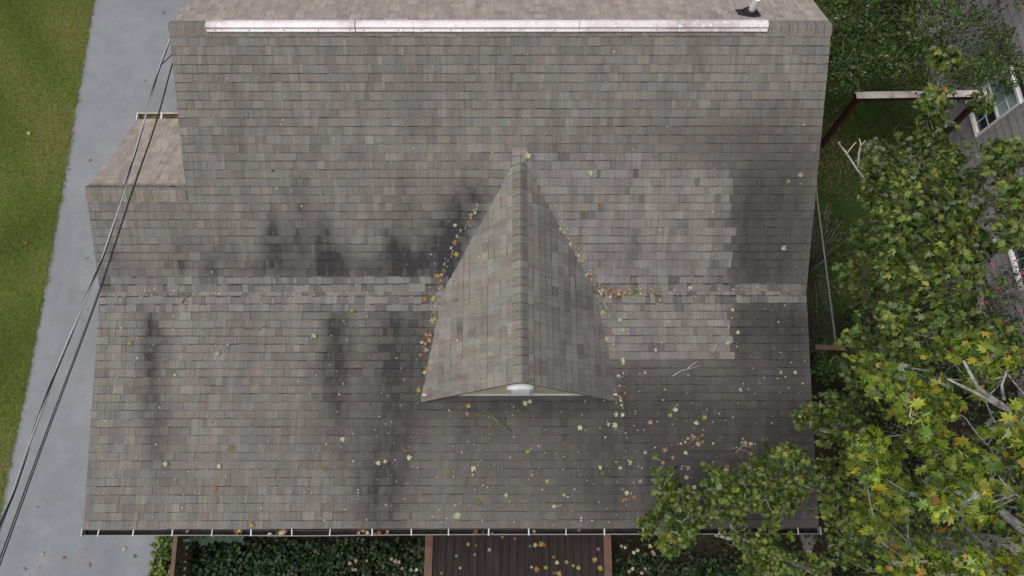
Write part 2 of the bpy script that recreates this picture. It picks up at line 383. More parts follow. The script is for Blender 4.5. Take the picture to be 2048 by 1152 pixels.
def caps(name, A, B, n_dir, w, parent, pal, ex=EXPO, p_l=.5, p_r=.5, floor=None):
    "ridge cap tabs from A to B; each tab folds over the ridge; the butt is at its start"
    A, B = Vector(A), Vector(B); D = (B - A).normalized(); n = int((B - A).length / ex) + 1
    side = Vector(n_dir); verts, faces, tint, edge, suv = [], [], [], [], []
    prof = [(-1, 0), (-.28, 0), (0, .0), (.28, 0), (1, 0)]
    for i in range(n):
        s0 = i * ex; s1 = min(s0 + ex * 1.03, (B - A).length); col = pal[random.randrange(len(pal))] * random.uniform(.88, 1.1)
        k = len(verts); ww = w * random.uniform(.98, 1.02)
        rings = ((s0, .003), (s0, .011), (s1 - ex * .03 - .008, .006), (s1, .003)); sk = random.uniform(-.004, .004)
        for s, h in rings:
            for q, _ in prof:
                dx = q * ww; drop = abs(dx) * math.tan(p_l if q < 0 else p_r)
                if abs(q) < .3: drop = drop * .75 + .006
                p = A + D * (s + sk * q) + side * dx * 1.0 + Vector((0, 0, (h + .012 if abs(q) < 1 else h * .35 + .006) - drop))
                if floor: p.z = max(p.z, floor(p.y) + h)
                verts.append(tuple(p)); suv.append((s, dx, 0))
        for a in range(3):
            for j in range(4):
                faces.append((k + a * 5 + j, k + a * 5 + j + 1, k + a * 5 + 6 + j, k + a * 5 + 5 + j))
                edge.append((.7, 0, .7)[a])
        tint += [(*col, 1)] * 20
    me = bpy.data.meshes.new(name); me.from_pydata(verts, [], faces); me.materials.append(M_SH)
    attr(me, 'tint', 'FLOAT_COLOR', 'POINT', tint); attr(me, 'suv', 'FLOAT_VECTOR', 'POINT', suv)
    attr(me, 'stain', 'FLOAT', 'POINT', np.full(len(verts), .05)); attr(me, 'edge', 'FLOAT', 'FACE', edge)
    me.update(); o = bpy.data.objects.new(name, me); COL.objects.link(o); o.parent = parent
    return o

# ---- roofs
V1 = Vector((0, math.cos(P1), math.sin(P1))); V2 = Vector((0, math.cos(P2), math.sin(P2))); VB = Vector((0, -math.cos(PB), math.sin(PB)))
len1 = RUN1 / math.cos(P1); len2 = RUN2 / math.cos(P2); lenC = CW / math.cos(P2)
n1 = int(len1 / EXPO + .5); n2 = int(len2 / EXPO); nC = int(lenC / EXPO)
wl = XR - XL; OFF = XM - XL
A0 = L(XL, YA, ZA); B0 = L(XL, YB, ZB)
lower_roof = shingles('porch_roof', A0, (1, 0, 0), V1, 0, wl, n1 + 1, house, vmax=len1 + .02,
    slab=slabmesh([A0, L(XR, YA, ZA), L(XR, YB, ZB), B0], nrm(P1), .11))
upper_roof = shingles('main_roof', B0, (1, 0, 0), V2, lambda r: 0 if r * EXPO < lenC - .04 else OFF, wl, n2 + 1, house, vmax=len2,
    slab=slabmesh([B0, L(XR, YB, ZB), L(XR, YR, ZRG), L(XM, YR, ZRG), L(XM, YC, ZC), L(XL, YC, ZC)], nrm(P2), .11))
RB = 4.2
lenB = RB / math.cos(PB); nB = int(lenB / EXPO)
zEB = ZRG - RB * math.tan(PB)
back = shingles('back_roof', L(XR, YR + RB, zEB), (-1, 0, 0), VB, 0, XR - XM, nB + 1, house, 'back', vmax=lenB,
    slab=slabmesh([L(XR, YR, ZRG), L(XR, YR + RB, zEB), L(XM, YR + RB, zEB), L(XM, YR, ZRG)], (0, math.sin(PB), math.cos(PB)), .11))
zEW = ZC - YH * math.tan(PB); nW = int(YH / math.cos(PB) / EXPO)
wing = shingles('wing_roof', L(XM + .05, YC + YH, zEW), (-1, 0, 0), VB, 0, OFF + .05, nW + 1, house, 'back', vmax=YH / math.cos(PB),
    slab=slabmesh([L(XM + .05, YC, ZC), L(XM + .05, YC + YH, zEW), L(XL, YC + YH, zEW), L(XL, YC, ZC)], (0, math.sin(PB), math.cos(PB)), .11))
CAPS = np.array([(.2, .183, .163), (.185, .17, .155), (.175, .165, .152), (.2, .19, .175)])
caps('ridge_cap', L(XM - .01, YR, ZRG), L(XR + .01, YR, ZRG), (0, 1, 0), .125, upper_roof, CAPS, p_l=P2, p_r=PB)
caps('ridge_cap', L(XL - .01, YC, ZC), L(XM + .02, YC, ZC), (0, 1, 0), .15, wing, CAPS * np.array([1.08, 1.05, .98]), p_l=P2, p_r=PB)

# ---- dormer
dorm = empty('dormer', L(XR0, YF + .3, ZA + .5), 0, house)
DO = L(XR0, YF + .3, ZA + .5)
def DL(x, y, z): return L(x, y, z) - DO
ybk = YB + (ZR - ZB) / math.tan(P2) + .12
wD = 1.62; hD = wD * math.tan(PD); slD = wD / math.cos(PD); nD = int(slD / EXPO) + 1
rowY = ybk - YF
def slab_d(sx):
    a = [DL(XR0, YF + AP, ZR), DL(XR0 + sx * wD, YF + CO, ZR - hD), DL(XR0 + sx * wD, ybk, ZR - hD), DL(XR0, ybk, ZR)]
    if sx < 0: a = a[::-1]
    return slabmesh(a, (sx * math.sin(PD), 0, math.cos(PD)), .05)
class _P:            # shingles are laid out in house coordinates; the dormer's own origin is taken off afterwards
    pass
def dormer_plane(sx, kind):
    V = Vector((-sx * math.cos(PD), 0, math.sin(PD)))
    if sx < 0: O = L(XR0 + sx * (slD) * math.cos(PD), ybk, ZR - hD); U = Vector((0, -1, 0))
    else: O = L(XR0 + sx * slD * math.cos(PD), YF, ZR - hD); U = Vector((0, 1, 0))
    sh_ = lambda r: CO + (AP - CO) * r / nD
    o = shingles('dormer_roof', O, U, V, (lambda r: sh_(r)) if sx > 0 else 0, rowY if sx > 0 else (lambda r: rowY - sh_(r)), nD, dorm, kind, .08, .24, vmax=slD,
        slab=([p + DO for p in slab_d(sx)[0]], slab_d(sx)[1]))
    o.data.transform(Matrix.Translation(-DO))
    return o
dl = dormer_plane(-1, 'dormer'); drr = dormer_plane(1, 'dormer_right')
caps('ridge_cap', DL(XR0, YF + AP - .01, ZR), DL(XR0, ybk - .03, ZR), (1, 0, 0), .112, dorm, np.array([(.21, .199, .181), (.2, .19, .173), (.216, .2, .18), (.203, .199, .185), (.208, .19, .172)]), ex=.127, p_l=PD, p_r=PD, floor=lambda y: ZB + (y + DO.y + HY0 - YB) * math.tan(P2) + HC - DO.z + .008)
# gable wall: lap siding boards, each leaning out at its foot
yg = YF + .07
g = MB(); zb0 = ZA + (yg - YA) * math.tan(P1) - .05; top = ZR - .05
z = zb0; lap = .1
while z < top - .02:
    z1 = min(z + lap, top)
    h0 = (ZR - .06 - z) / math.tan(PD); h1 = max((ZR - .06 - z1) / math.tan(PD), .005)
    yl = yg - .012
    a = [DL(XR0 - h0, yl, z), DL(XR0 + h0, yl, z), DL(XR0 + h1, yg, z1), DL(XR0 - h1, yg, z1)]
    b = [p + Vector((0, .05, 0)) for p in a]
    g.hexa(b, a)
    z = z1
g.build('gable_wall', M_GABLE, dorm)
t = MB(); zt = ZA + (yg - YA) * math.tan(P1)
t.box(*(DL(XR0 - 1.5, 0, 0)[0], DL(XR0 + 1.5, 0, 0)[0]), DL(0, yg - .03, 0)[1], DL(0, yg - .012, 0)[1], DL(0, 0, zt - .02)[2], DL(0, 0, zt + .07)[2])
t.build('base_trim', M_FASCIA, dorm)
for sx in (-1, 1):
    r = MB(); r.beam(DL(XR0, YF + AP + .006, ZR - .05), DL(XR0 + sx * (wD - .02), YF + CO + .006, ZR - .05 - (wD - .02) * math.tan(PD)), .012, .04, (0, 0, 1))
    r.build('rake_board', simple('brown_rake' , (.09, .075, .065), .8, .2), dorm)
# half-round louvre in the gable
gv = MB(); zc0 = ZR - .86; R0 = .42; fr = []
def arch(w, z0, zs, n=12):
    pts = [(-w, z0), (w, z0)]
    for i in range(n + 1):
        a = math.pi * i / n; pts.append((w * math.cos(a), zs + w * .5 * math.sin(a)))
    return pts
fo = arch(.2, zc0 + .0, zc0 + .5)
gv.hexa([DL(XR0 + x, yg - .004, z) for x, z in fo], [DL(XR0 + x * .93, yg - .075, zc0 + .3 + (z - zc0 - .3) * .95) for x, z in fo])
vent = gv.build('gable_vent', M_VENTW, dorm)
lv = MB()
for i in range(8):
    zz = zc0 + .08 + i * .062
    lv.hexa([DL(XR0 - .13, yg - .078, zz), DL(XR0 + .13, yg - .078, zz), DL(XR0 + .13, yg - .078, zz + .045), DL(XR0 - .13, yg - .078, zz + .045)],
            [DL(XR0 - .13, yg - .098, zz), DL(XR0 + .13, yg - .098, zz), DL(XR0 + .13, yg - .084, zz + .045), DL(XR0 - .13, yg - .084, zz + .045)])
lv.build('louvre', M_VENTW, vent)

# ---- ridge vent, in four lengths
rv = empty('ridge_vent', L((XM + XR) / 2, YR, ZRG), 0, house); RVO = L((XM + XR) / 2, YR, ZRG)
def xr_at(px): 
    a, b = pix([Wd(XM, YR, ZRG)])[0], pix([Wd(XR, YR, ZRG)])[0]; return XM + (XR - XM) * (px - a[0]) / (b[0] - a[0])
xs = [xr_at(p) for p in (412, 710, 826, 1157, 1534)]
prof = [(-.1, -.045), (-.097, -.034), (-.062, -.014), (-.06, -.012), (-.067, .012), (-.063, .019), (-.025, .037), (0, .04), (.025, .037), (.063, .014), (.06, -.016), (.097, -.036), (.1, -.045)]
for i in range(4):
    m = MB(); a, b = xs[i] + (.012, .014, .004, .005)[i], xs[i + 1]; dz = .002 * (i % 2)
    pa = [(a - (XM + XR) / 2, y, z + .02 + dz) for y, z in prof]; pb = [(b - (XM + XR) / 2, y, z + .02 + dz) for y, z in prof]
    m.hexa(pa, pb)
    sg = m.build('vent_length', M_RV, rv)
    sm = MB(); x = a + .12
    while x < b - .05:
        c = Vector((x - (XM + XR) / 2, -.08, -.0055 + dz)); nn = Vector((0, -.5, .87))
        sm.tube([c, c + nn * .006], .009, 6); x += random.choice((.42, .46, .5))
    if sm.v:
        # screw heads belong to the flange they hold down
        for f_ in sm.f: pass
        me = sg.data; nb = len(me.vertices)
        V = [tuple(v.co) for v in me.vertices] + sm.v; F = [tuple(p.vertices) for p in me.polygons] + [tuple(i + nb for i in f) for f in sm.f]
        np_ = len(me.polygons); me2 = bpy.data.meshes.new('vent_length'); me2.from_pydata(V, [], F); me2.materials.append(M_RV); me2.materials.append(M_SCREW)
        me2.polygons.foreach_set('material_index', [0] * np_ + [1] * (len(F) - np_)); me2.update(); sg.data = me2

# ---- plumbing vent on the back slope
def back_pt(px, py):
    z = ZRG - .2 + HC
    for _ in range(30):
        p = img(px, py, z); yl = -p.x * sH + p.y * cH; z = ZRG + HC - (yl - YR) * math.tan(PB)
    return Vector((p.x * cH + p.y * sH, yl, z - HC))
q = back_pt(1500, 27); pb = L(*q)
vp = empty('vent_pipe', pb, 0, house)
m = MB(); m.tube([(0, 0, -.1), (0, 0, .33)], .05, 16, cap=False); m.tube([(0, 0, .33), (0, 0, .15)], .042, 16); 
k = len(m.v)
ring = []
for j in range(16):
    a = 2 * math.pi * j / 16; ring.append(((.05 * math.cos(a), .05 * math.sin(a), .33), (.042 * math.cos(a), .042 * math.sin(a), .33)))
for j in range(16):
    m.poly([ring[j][0], ring[(j + 1) % 16][0], ring[(j + 1) % 16][1], ring[j][1]])
m.build('pipe', M_PVC, vp)
m = MB(); m.tube([(0, 0.005, -.02), (0, 0.003, .05), (0, 0, .1)], [.13, .085, .054], 14)
m.build('rubber_boot', M_RUB, vp)
m = MB(); nB_ = Vector((0, math.sin(PB), math.cos(PB))); vb = Vector((0, -math.cos(PB), math.sin(PB)))
cs = [Vector((a, 0, 0)) + vb * b + nB_ * .014 for a, b in ((-.2, -.12), (.13, -.14), (.14, .12), (.02, .16), (-.19, .06))]
m.hexa([p - nB_ * .006 for p in cs], cs); m.build('flashing', M_RUB, vp)

# ---- gutters
gut = empty('gutter', L((XL + XR) / 2, YA - .012, ZA - .04), 0, house)
w2 = (XR - XL) / 2 + .04
def gutter_prof(n0, n1, parent, mat, matin, flip=1, droop=0, seg=24):
    out = [(.0, -.015), (.0, -.115), (-.075, -.115), (-.105, -.05), (-.105, -.012), (-.122, -.008), (-.122, .0), (-.1, .0), (-.1, -.05), (-.072, -.105), (-.004, -.105), (-.004, -.015)]
    m = MB(); xsg = [n0 + (n1 - n0) * i / seg for i in range(seg + 1)]
    for i in range(seg + 1):
        dz = [-.012 * math.sin(3 * t) if droop else 0 for t in (xsg[i],)][0]; dy = -.012 * math.exp(-((xsg[i] + 2.2) / .9) ** 2) * droop
        for y, z in out: m.v.append((xsg[i], (y * (.7 if droop else 1) + dy) * flip, z + dz * .5))
    n = len(out)
    for i in range(seg):
        for j in range(n):
            j2 = (j + 1) % n; f = (i * n + j, i * n + j2, (i + 1) * n + j2, (i + 1) * n + j)
            m.f.append(f); m.m.append(1 if 7 <= j <= 10 else 0); m.smooth.append(False)
    return m.build('trough', [mat, matin], parent)
gutter_prof(-w2, w2, gut, M_GUTTER, M_GUT_IN, 1, 1)
for s in (-1, 1):
    m = MB(); m.box(s * w2 - .006, s * w2 + .006, -.092, .02, -.12, .012); m.build('end_cap', simple('pale_blue_grey_cap', (.5, .53, .56), .4, .08), gut)
hx = [197, 264, 343, 422, 501, 580, 661, 741, 819, 897, 977, 1054, 1131, 1208, 1285, 1362, 1440, 1520, 1597]
ea, eb = pix([Wd(XL, YA, ZA)])[0], pix([Wd(XR, YA, ZA)])[0]
for i, p in enumerate(hx):
    x = XL + (XR - XL) * (p - ea[0]) / (eb[0] - ea[0]) - (XL + XR) / 2 + random.uniform(-.02, .02)
    m = MB(); wj = random.choice((.008, .010, .007)); m.beam((x, .02, .004), (x + random.uniform(-.01, .01), -.088, .006), wj * 2, .006); m.box(x - wj, x + wj, -.0915, -.087, -.03, .008)
    m.build('hanger', M_HANG, gut)
# dead leaves lying in the trough are added with the fallen leaves below
gw = empty('gutter', L(XL - .02, YC + YH + .02, zEW - .02), 0, house)
gutter_prof(0, OFF + .1, gw, M_GUT2, simple('gutter_tan_inside', (.2, .16, .1), .8, .5, 8, .2, dirt=(.03, .025, .02), dscale=5), -1, 0, 8)
m = MB(); m.box(-.008, .006, -.02, .128, -.12, .012); m.build('end_cap', M_VENTW, gw)
m = MB(); m.beam((.42, -.02, .004), (.42, .124, .006), .03, .006); m.build('hanger', M_HANG, gw)

# ---- walls, porch
IN = .32
m = MB()
yw0 = YA + 1.9
zt1 = lambda y: ZA + (y - YA) * math.tan(P1) - .16 + HC
x0, x1 = XL + IN - HX0, XR - IN - HX0; yb_, yk = YB - HY0, YR + RB - IN - HY0
prof = [(yw0 - HY0, 0), (yk, 0), (yk, zEB + HC + IN * math.tan(PB) - .16), (YR - HY0, ZRG + HC - .16), (yb_, ZB + HC - .14), (yw0 - HY0, zt1(yw0))]
xm = XM + IN * .3 - HX0
m.hexa([(xm, a, b) for a, b in prof], [(x1, a, b) for a, b in prof])
profw = [(yw0 - HY0, 0), (YC + YH - IN - HY0, 0), (YC + YH - IN - HY0, zEW + HC + .02), (YC - HY0, ZC + HC - .16), (yb_, ZB + HC - .14), (yw0 - HY0, zt1(yw0))]
m.hexa([(x0, a, b) for a, b in profw], [(xm - .003, a, b) for a, b in profw])
m.build('wall', M_WALL, house)
for px_ in (.02, .26, .5, .74, .98):
    m = MB(); x = x0 + (x1 - x0) * px_; y = YA + .3 - HY0
    m.box(x - .06, x + .06, y - .06, y + .06, 0, zt1(YA + .3)); m.box(x - .08, x + .08, y - .08, y + .08, 0, .12); m.build('porch_post', M_FASCIA, house)
m = MB(); m.box(XL - HX0 + .01, XR - HX0 - .01, YA - HY0 + .005, YA - HY0 + .03, ZA + HC - .17, ZA + HC - .02); m.build('fascia', M_FASCIA, house)
M_RAKE = simple('dark_brown_rake', (.1, .085, .075), .8, .2)  # one dark grey-brown for all rake trim
for xx, sg, runs in ((XR, -1, (((YA, ZA), (YB, ZB)), ((YB, ZB), (YR, ZRG)))), (XL, 1, (((YA, ZA), (YB, ZB)), ((YB, ZB), (YC, ZC)))), (XM, 1, (((YC, ZC), (YR, ZRG)),))):
    for (ya, za), (yb2, zb2) in runs:
        m = MB(); m.beam((xx - HX0 - .004 * sg, ya - HY0, za + HC - .085), (xx - HX0 - .004 * sg, yb2 - HY0, zb2 + HC - .085), .012, .12); m.build('rake_trim', M_RAKE, house)


# ------------------------------------------------------------------ ground
def sheet(name, pts, z, mat, jit=None):
    m = MB(); m.poly([(p[0], p[1], z) for p in pts]); o = m.build(name, mat); tag(o, kind='structure'); return o
def ground_mat(name, stops, sc1=3, fine=60, bump=.6):
    m = NT(name); c = m.coord('Object')
    a = m.noise(c, sc1 * .25, 4, .6); b = m.noise(c, sc1 * 3, 5, .7); d = m.noise(c, fine, 3, .8)
    f = m.math('ADD', m.math('MULTIPLY', a, .5), m.math('ADD', m.math('MULTIPLY', b, .3), m.math('MULTIPLY', d, .25)))
    k = m.ramp(f, stops); m.bump(d, bump, .03); return m.done(k, .95, 0, .1)
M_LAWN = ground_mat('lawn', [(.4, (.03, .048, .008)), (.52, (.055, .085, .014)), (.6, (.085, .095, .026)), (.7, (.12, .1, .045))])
M_YARD = ground_mat('shaded_lawn', [(.4, (.018, .03, .007)), (.53, (.035, .06, .012)), (.62, (.05, .065, .018)), (.7, (.07, .055, .028))])  # lawn greens darkened to paint in the shade of trees and houses
M_SOIL = ground_mat('leafy_soil', [(.4, (.012, .009, .007)), (.55, (.03, .022, .016)), (.68, (.06, .045, .033))])
def drive_mat():
    m = NT('worn_asphalt'); c = m.coord('Object')
    a = m.noise(c, .5, 5, .6); b = m.noise(c, 2.5, 5, .65); d = m.noise(c, 95, 3, .8)
    k = m.ramp(a, [(.3, (.178, .187, .206)), (.7, (.23, .24, .26))])
    k = m.mix(1, k, m.ramp(b, [(.3, (.9,) * 3), (.7, (1.08,) * 3)]), 'MULTIPLY')
    k = m.mix(1, k, m.ramp(d, [(.3, (.8,) * 3), (.7, (1.18,) * 3)]), 'MULTIPLY')
    # broad darker tyre paths and a few drips
    s = m.n('ShaderNodeMapping'); m.l(c, s.inputs[0]); s.inputs['Rotation'].default_value = (0, 0, -.17); s.inputs['Scale'].default_value = (1.1, .06, 1)
    k = m.mix(m.mr(m.noise(s.outputs[0], 1.3, 3, .5), .55, .75, 0, .22), k, (.12, .12, .13))
    k = m.mix(m.mr(m.noise(c, 5.5, 2, .4), .73, .76, 0, .6), k, (.06, .06, .062))
    k = m.mix(m.math('MULTIPLY', m.mr(m.noise(c, 1.1, 4, .6), .6, .72, 0, .35), m.mr(m.noise(c, 7, 4, .7), .45, .6, 0, 1)), k, (.16, .14, .085))
    m.bump(d, .35, .008); return m.done(k, .9, 0, .2)
M_DRIVE = drive_mat()
sheet('ground', [(-90, -90), (90, -90), (90, 90), (-90, 90)], -.03, M_SOIL)
# driveway edge in the photograph: (185,0) to (-10,1050)
def edge_line(n=160, y0=-260, y1=1500, off=0, amp=.03):
    out = []
    for i in range(n + 1):
        y = y0 + (y1 - y0) * i / n; x = np.interp(y, [-260, 0, 110, 250, 400, 600, 800, 1000, 1500], [232, 185, 167, 143, 118, 83, 44, 2, -92])
        p = img(x, y, 0); out.append((p.x + off + amp * (math.sin(i * 1.7) * .4 + random.uniform(-1, 1) * .6), p.y))
    return out
E_ = edge_line()
lawn = sheet('lawn', [(-40, E_[0][1])] + E_ + [(-40, E_[-1][1])], 0, M_LAWN)
dirt = edge_line(off=.015, amp=.04)
q0, q1, q2 = img(330, 1065), img(298, 1152), img(250, 1500)
p0 = img(330, 1062)
drive = sheet('driveway', [(p[0] - .1, p[1]) for p in E_] + [(q2.x, q2.y), (q1.x, q1.y), (img(312, 1105).x, img(312, 1105).y), (q0.x, q0.y), (p0.x, yw0), (XM - .3, yw0), (XM - .3, E_[0][1])], -.006, M_DRIVE)
yardpts = [img(1560, -250), img(3000, -250), img(3000, 560), img(2000, 650), img(1740, 640), img(1560, 600)]
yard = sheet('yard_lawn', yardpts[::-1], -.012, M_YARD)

def grass(name, n, region, base, mat, h=(.03, .07), label=None):
    "blades as single thin triangles"
    P = region(n); n = len(P)
    a = rng.uniform(0, 2 * np.pi, n); hh = rng.uniform(*h, n); w = rng.uniform(.005, .011, n)
    d = np.stack([np.cos(a), np.sin(a), np.zeros(n)], 1); b2 = rng.uniform(0, 2 * np.pi, n); lean = np.stack([np.cos(b2), np.sin(b2), np.zeros(n)], 1) * (hh * rng.uniform(1.0, 2.6, n))[:, None]
    V = np.empty((n, 3, 3)); V[:, 0] = P + d * w[:, None]; V[:, 1] = P - d * w[:, None]; V[:, 2] = P + lean + np.array([0, 0, .6]) * hh[:, None]
    o = raw(name, V.reshape(-1, 3), np.arange(3 * n).reshape(-1, 3), mat)
    c = base[rng.integers(0, len(base), n)] * rng.uniform(.7, 1.3, (n, 1))
    patchy = .5 + .5 * np.sin(P[:, 0] * 1.9 + 2 * np.sin(P[:, 1] * .7)) * np.sin(P[:, 1] * 1.3 + 1.5 * np.sin(P[:, 0] * 1.1)); c = c * (.7 + .6 * patchy[:, None])
    brown = (rng.random(n) < np.clip(patchy - .36, .06, .5)); c[brown] = np.array([.24, .19, .085]) * rng.uniform(.7, 1.2, (brown.sum(), 1))
    attr(o.data, 'tint', 'FLOAT_COLOR', 'POINT', np.repeat(np.c_[c, np.ones(n)], 3, 0))
    tag(o, label, 'grass', kind='stuff'); return o
ex = np.array([p[0] for p in E_]); ey = np.array([p[1] for p in E_])
def left_region(n):
    y = rng.uniform(-1.6, 12.5, n * 2); xe = np.interp(y, ey[::-1], ex[::-1]); x = xe - rng.random(n * 2) ** 1.1 * 3.0 + .02  + .012 * np.abs(rng.normal(size=n * 2))
    q = pix(np.stack([x, y, np.zeros_like(x)], 1)); ok = (q[:, 0] > -30); return np.stack([x, y, np.zeros_like(x)], 1)[ok][:n]
def right_region(n):
    x = rng.uniform(4.2, 11.5, n * 2); y = rng.uniform(-1.5, 9.5, n * 2); P = np.stack([x, y, np.full_like(x, -.012)], 1); q = pix(P)
    ok = (q[:, 0] < 2070) & (q[:, 0] > 1580) & (q[:, 1] > -40) & (q[:, 1] < 760); return P[ok][:n]
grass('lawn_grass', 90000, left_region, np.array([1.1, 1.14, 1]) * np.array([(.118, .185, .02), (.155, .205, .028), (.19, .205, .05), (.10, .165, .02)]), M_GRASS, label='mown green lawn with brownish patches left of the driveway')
grass('yard_grass', 45000, right_region, np.array([(.035, .075, .012), (.045, .085, .015), (.05, .07, .018)]), M_GRASS, label='dark shaded grass in the side yard under the trees')  # blade colours darkened too, tree shade painted in

# ------------------------------------------------------------------ leaves and trees
_h = [(0, 0), (.2, -.12), (.19, .05), (.55, .11), (.33, .25), (.62, .57), (.39, .52), (.2, .455), (.22, .7), (.1, .725), (0, 1)]
MAPLE = np.array(_h + [(-x, y) for x, y in _h[-2:0:-1]])
OVAL = np.array([(0, 0), (.22, .25), (.26, .55), (0, 1), (-.26, .55), (-.22, .25)])
def leaf_base(outl, curl=.25):
    c = np.array([[0, .32]]); P = np.concatenate([c, outl - 0]); P = P - np.array([0, .3])
    r = np.hypot(P[:, 0], P[:, 1]); z = -curl * r ** 2 + .12 * np.abs(P[:, 0]); n = len(outl)
    V = np.c_[P, z]; F = np.array([(0, 1 + i, 1 + (i + 1) % n) for i in range(n)]); return V, F
def scatter_leaves(P, Nn, T, size, col, outl, curl=.25):
    "P positions, Nn normals, T tip directions, size, col per leaf -> V, F, vertex colours"
    V0, F0 = leaf_base(outl, curl); n = len(P)
    Nn = Nn / np.linalg.norm(Nn, axis=1, keepdims=True); T = T - Nn * (T * Nn).sum(1, keepdims=True); T /= np.linalg.norm(T, axis=1, keepdims=True) + 1e-9
    X = np.cross(T, Nn) * rng.uniform(.6, 1.1, (n, 1)); cz = rng.uniform(.2, 2.2, n); fold = rng.normal(.15, .28, n)
    V = P[:, None] + size[:, None, None] * (V0[None, :, 0:1] * X[:, None] + V0[None, :, 1:2] * T[:, None] + (V0[None, :, 2:3] * cz[:, None, None] + np.abs(V0[None, :, 0:1]) * fold[:, None, None]) * Nn[:, None])
    F = (F0[None] + (np.arange(n) * len(V0))[:, None, None]).reshape(-1, 3)
    C = np.repeat(np.c_[col, np.ones(n)], len(V0), 0)
    return V.reshape(-1, 3), F, C
def crown(clusters, size, pal, wts, outl, per, flat=.55, tilt=.5, curl=.25):
    Ps, Ns, Ts = [], [], []; cl = []
    for c, r, k in clusters:
        n = max(3, int(per * k)); d = rng.normal(size=(n, 3)); d /= np.linalg.norm(d, axis=1, keepdims=True); rad = rng.random(n) ** .45
        p = d * rad[:, None] * r; p[:, 2] *= flat
        # sprays: leaves gather in little bunches at twig ends
        nb = max(2, n // 7); bc = p[:nb]; idx = rng.integers(0, nb, n); inb = rng.random(n) < .72; ctr = bc[idx]; ro = rng.normal(size=(n, 3)) * np.array([1, 1, .45]); ro /= np.linalg.norm(ro, axis=1, keepdims=True); p = np.where(inb[:, None], ctr + ro * size * rng.uniform(.3, .75, (n, 1)), p); ro[~inb] = d[~inb]
        Ps.append(np.array(c) + p); nn = rng.normal(size=(n, 3)) * tilt * .6 + np.array([0, 0, .85]) + ro * tilt * 1.25 * np.array([1, 1, .3]); nn[rng.random(n) < .018] *= np.array([1, 1, -.6]); Ns.append(nn)
        out = ro.copy(); out[:, 2] = -.35; Ts.append(out + rng.normal(size=(n, 3)) * .35); tone = rng.uniform(.74, 1.24); bt = rng.uniform(.78, 1.2, nb); cl.append(np.where(inb, bt[idx], 1) * tone)
    P, Nn, T = map(np.concatenate, (Ps, Ns, Ts)); n = len(P)
    ci = rng.choice(len(pal), n, p=np.array(wts) / sum(wts)); col = np.array(pal)[ci] * rng.uniform(.65, 1.35, (n, 1)) * np.concatenate(cl)[:, None]
    under = Nn[:, 2] < 0; col[under] = np.array([.3, .35, .27]) * rng.uniform(.5, 1.05, (under.sum(), 1))
    return scatter_leaves(P, Nn, T, size * rng.uniform(.55, 1.15, n), col, outl, curl)
def limb_net(mb, root_pts, clusters, r0, twigs=5, thin=.006):
    "limbs from the trunk top through the crown: every cluster hangs on the nearest earlier limb point"
    nodes = [(Vector(p), r) for p, r in root_pts]; base = nodes[-1][0]
    for c, r, k in sorted(clusters, key=lambda q: (Vector(q[0]) - base).length):
        c = Vector(c); best = min(nodes, key=lambda q: (q[0] - c).length + .25 * (q[0] - base).length)
        a, ra = best; r1 = max(ra * .72, thin * 1.6); mid = a.lerp(c, .5) + Vector((random.uniform(-.1, .1), random.uniform(-.1, .1), -.06 * (c - a).length))
        e = max(r1 * .45, thin); pts = [a, a.lerp(mid, .5) + Vector((0, 0, -.02)), mid, mid.lerp(c, .55), c]
        mb.tube(pts, [r1, r1 * .9, (r1 + e) / 2, e * 1.2, e], 6); nodes += [(mid, (r1 + e) / 2), (c, e)]
        for _ in range(twigs):
            d = Vector((random.gauss(0, 1), random.gauss(0, 1), random.gauss(0, .45))).normalized() * r * random.uniform(.6, 1.0)
            s = mid.lerp(c, random.random()); mb.tube([s, s + d * .5 + Vector((0, 0, .03)), c + d], [thin * .8, thin * .6, thin * .35], 4, 1)
def tree(name, label, cat, root, fork, clusters, leaf, pal, wts, outl, per, mat, bark, r0, extra=(), group=None, flat=.8, tilt=.5, curl=.25, thin=.006, twigs=5):
    root = Vector(root); e = empty(name, root); tag(e, label, cat, group)
    V, F, C = crown(clusters, leaf, pal, wts, outl, per, flat, tilt, curl)
    o = raw('crown', V - np.array(root), F, mat, e, True); attr(o.data, 'tint', 'FLOAT_COLOR', 'POINT', C)
    mb = MB(); fk = Vector(fork)
    t = [root, root.lerp(fk, .35) + Vector((.06, -.04, 0)), root.lerp(fk, .7) + Vector((-.04, .05, 0)), fk]
    mb.tube(t, [r0 * 1.35, r0, r0 * .9, r0 * .75], 10)
    mb.v = [tuple(Vector(v) - root) for v in mb.v]; mb.build('trunk', bark, e)
    mb = MB(); limb_net(mb, [(t[2], r0 * .5), (fk, r0 * .6)], clusters, r0, twigs, thin)
    for pts, ra, rb in extra:
        pts = [Vector(p) for p in pts]; n = len(pts); mb.tube(pts, [ra + (rb - ra) * i / (n - 1) for i in range(n)], 7)
    mb.v = [tuple(Vector(v) - root) for v in mb.v]; mb.build('limb', [bark, M_TWIG], e)
    return e
def CL(lst, dz=0, jit=.15, fill=(.52, .82)):
    out = []
    for q in lst:
        x, y, z, r = q[:4]; k = q[4] if len(q) > 4 else 1
        p = img(x, y, z + dz); out.append(((p.x + random.uniform(-jit, jit) * .3, p.y + random.uniform(-jit, jit) * .3, p.z + random.uniform(-jit, jit) * 2), r * random.uniform(*fill), k * random.uniform(.6, 1.15)))
    return out
G1 = np.array([1.2, 1.2, 1.1]) * [(.12, .17, .016), (.175, .205, .02), (.08, .135, .015), (.26, .22, .022), (.28, .17, .025), (.04, .075, .012), (.2, .1, .025)]
G2 = np.array([1.22, 1.2, 1.15]) * [(.045, .08, .015), (.068, .108, .018), (.11, .14, .024), (.024, .046, .01), (.16, .165, .028), (.2, .11, .025)]
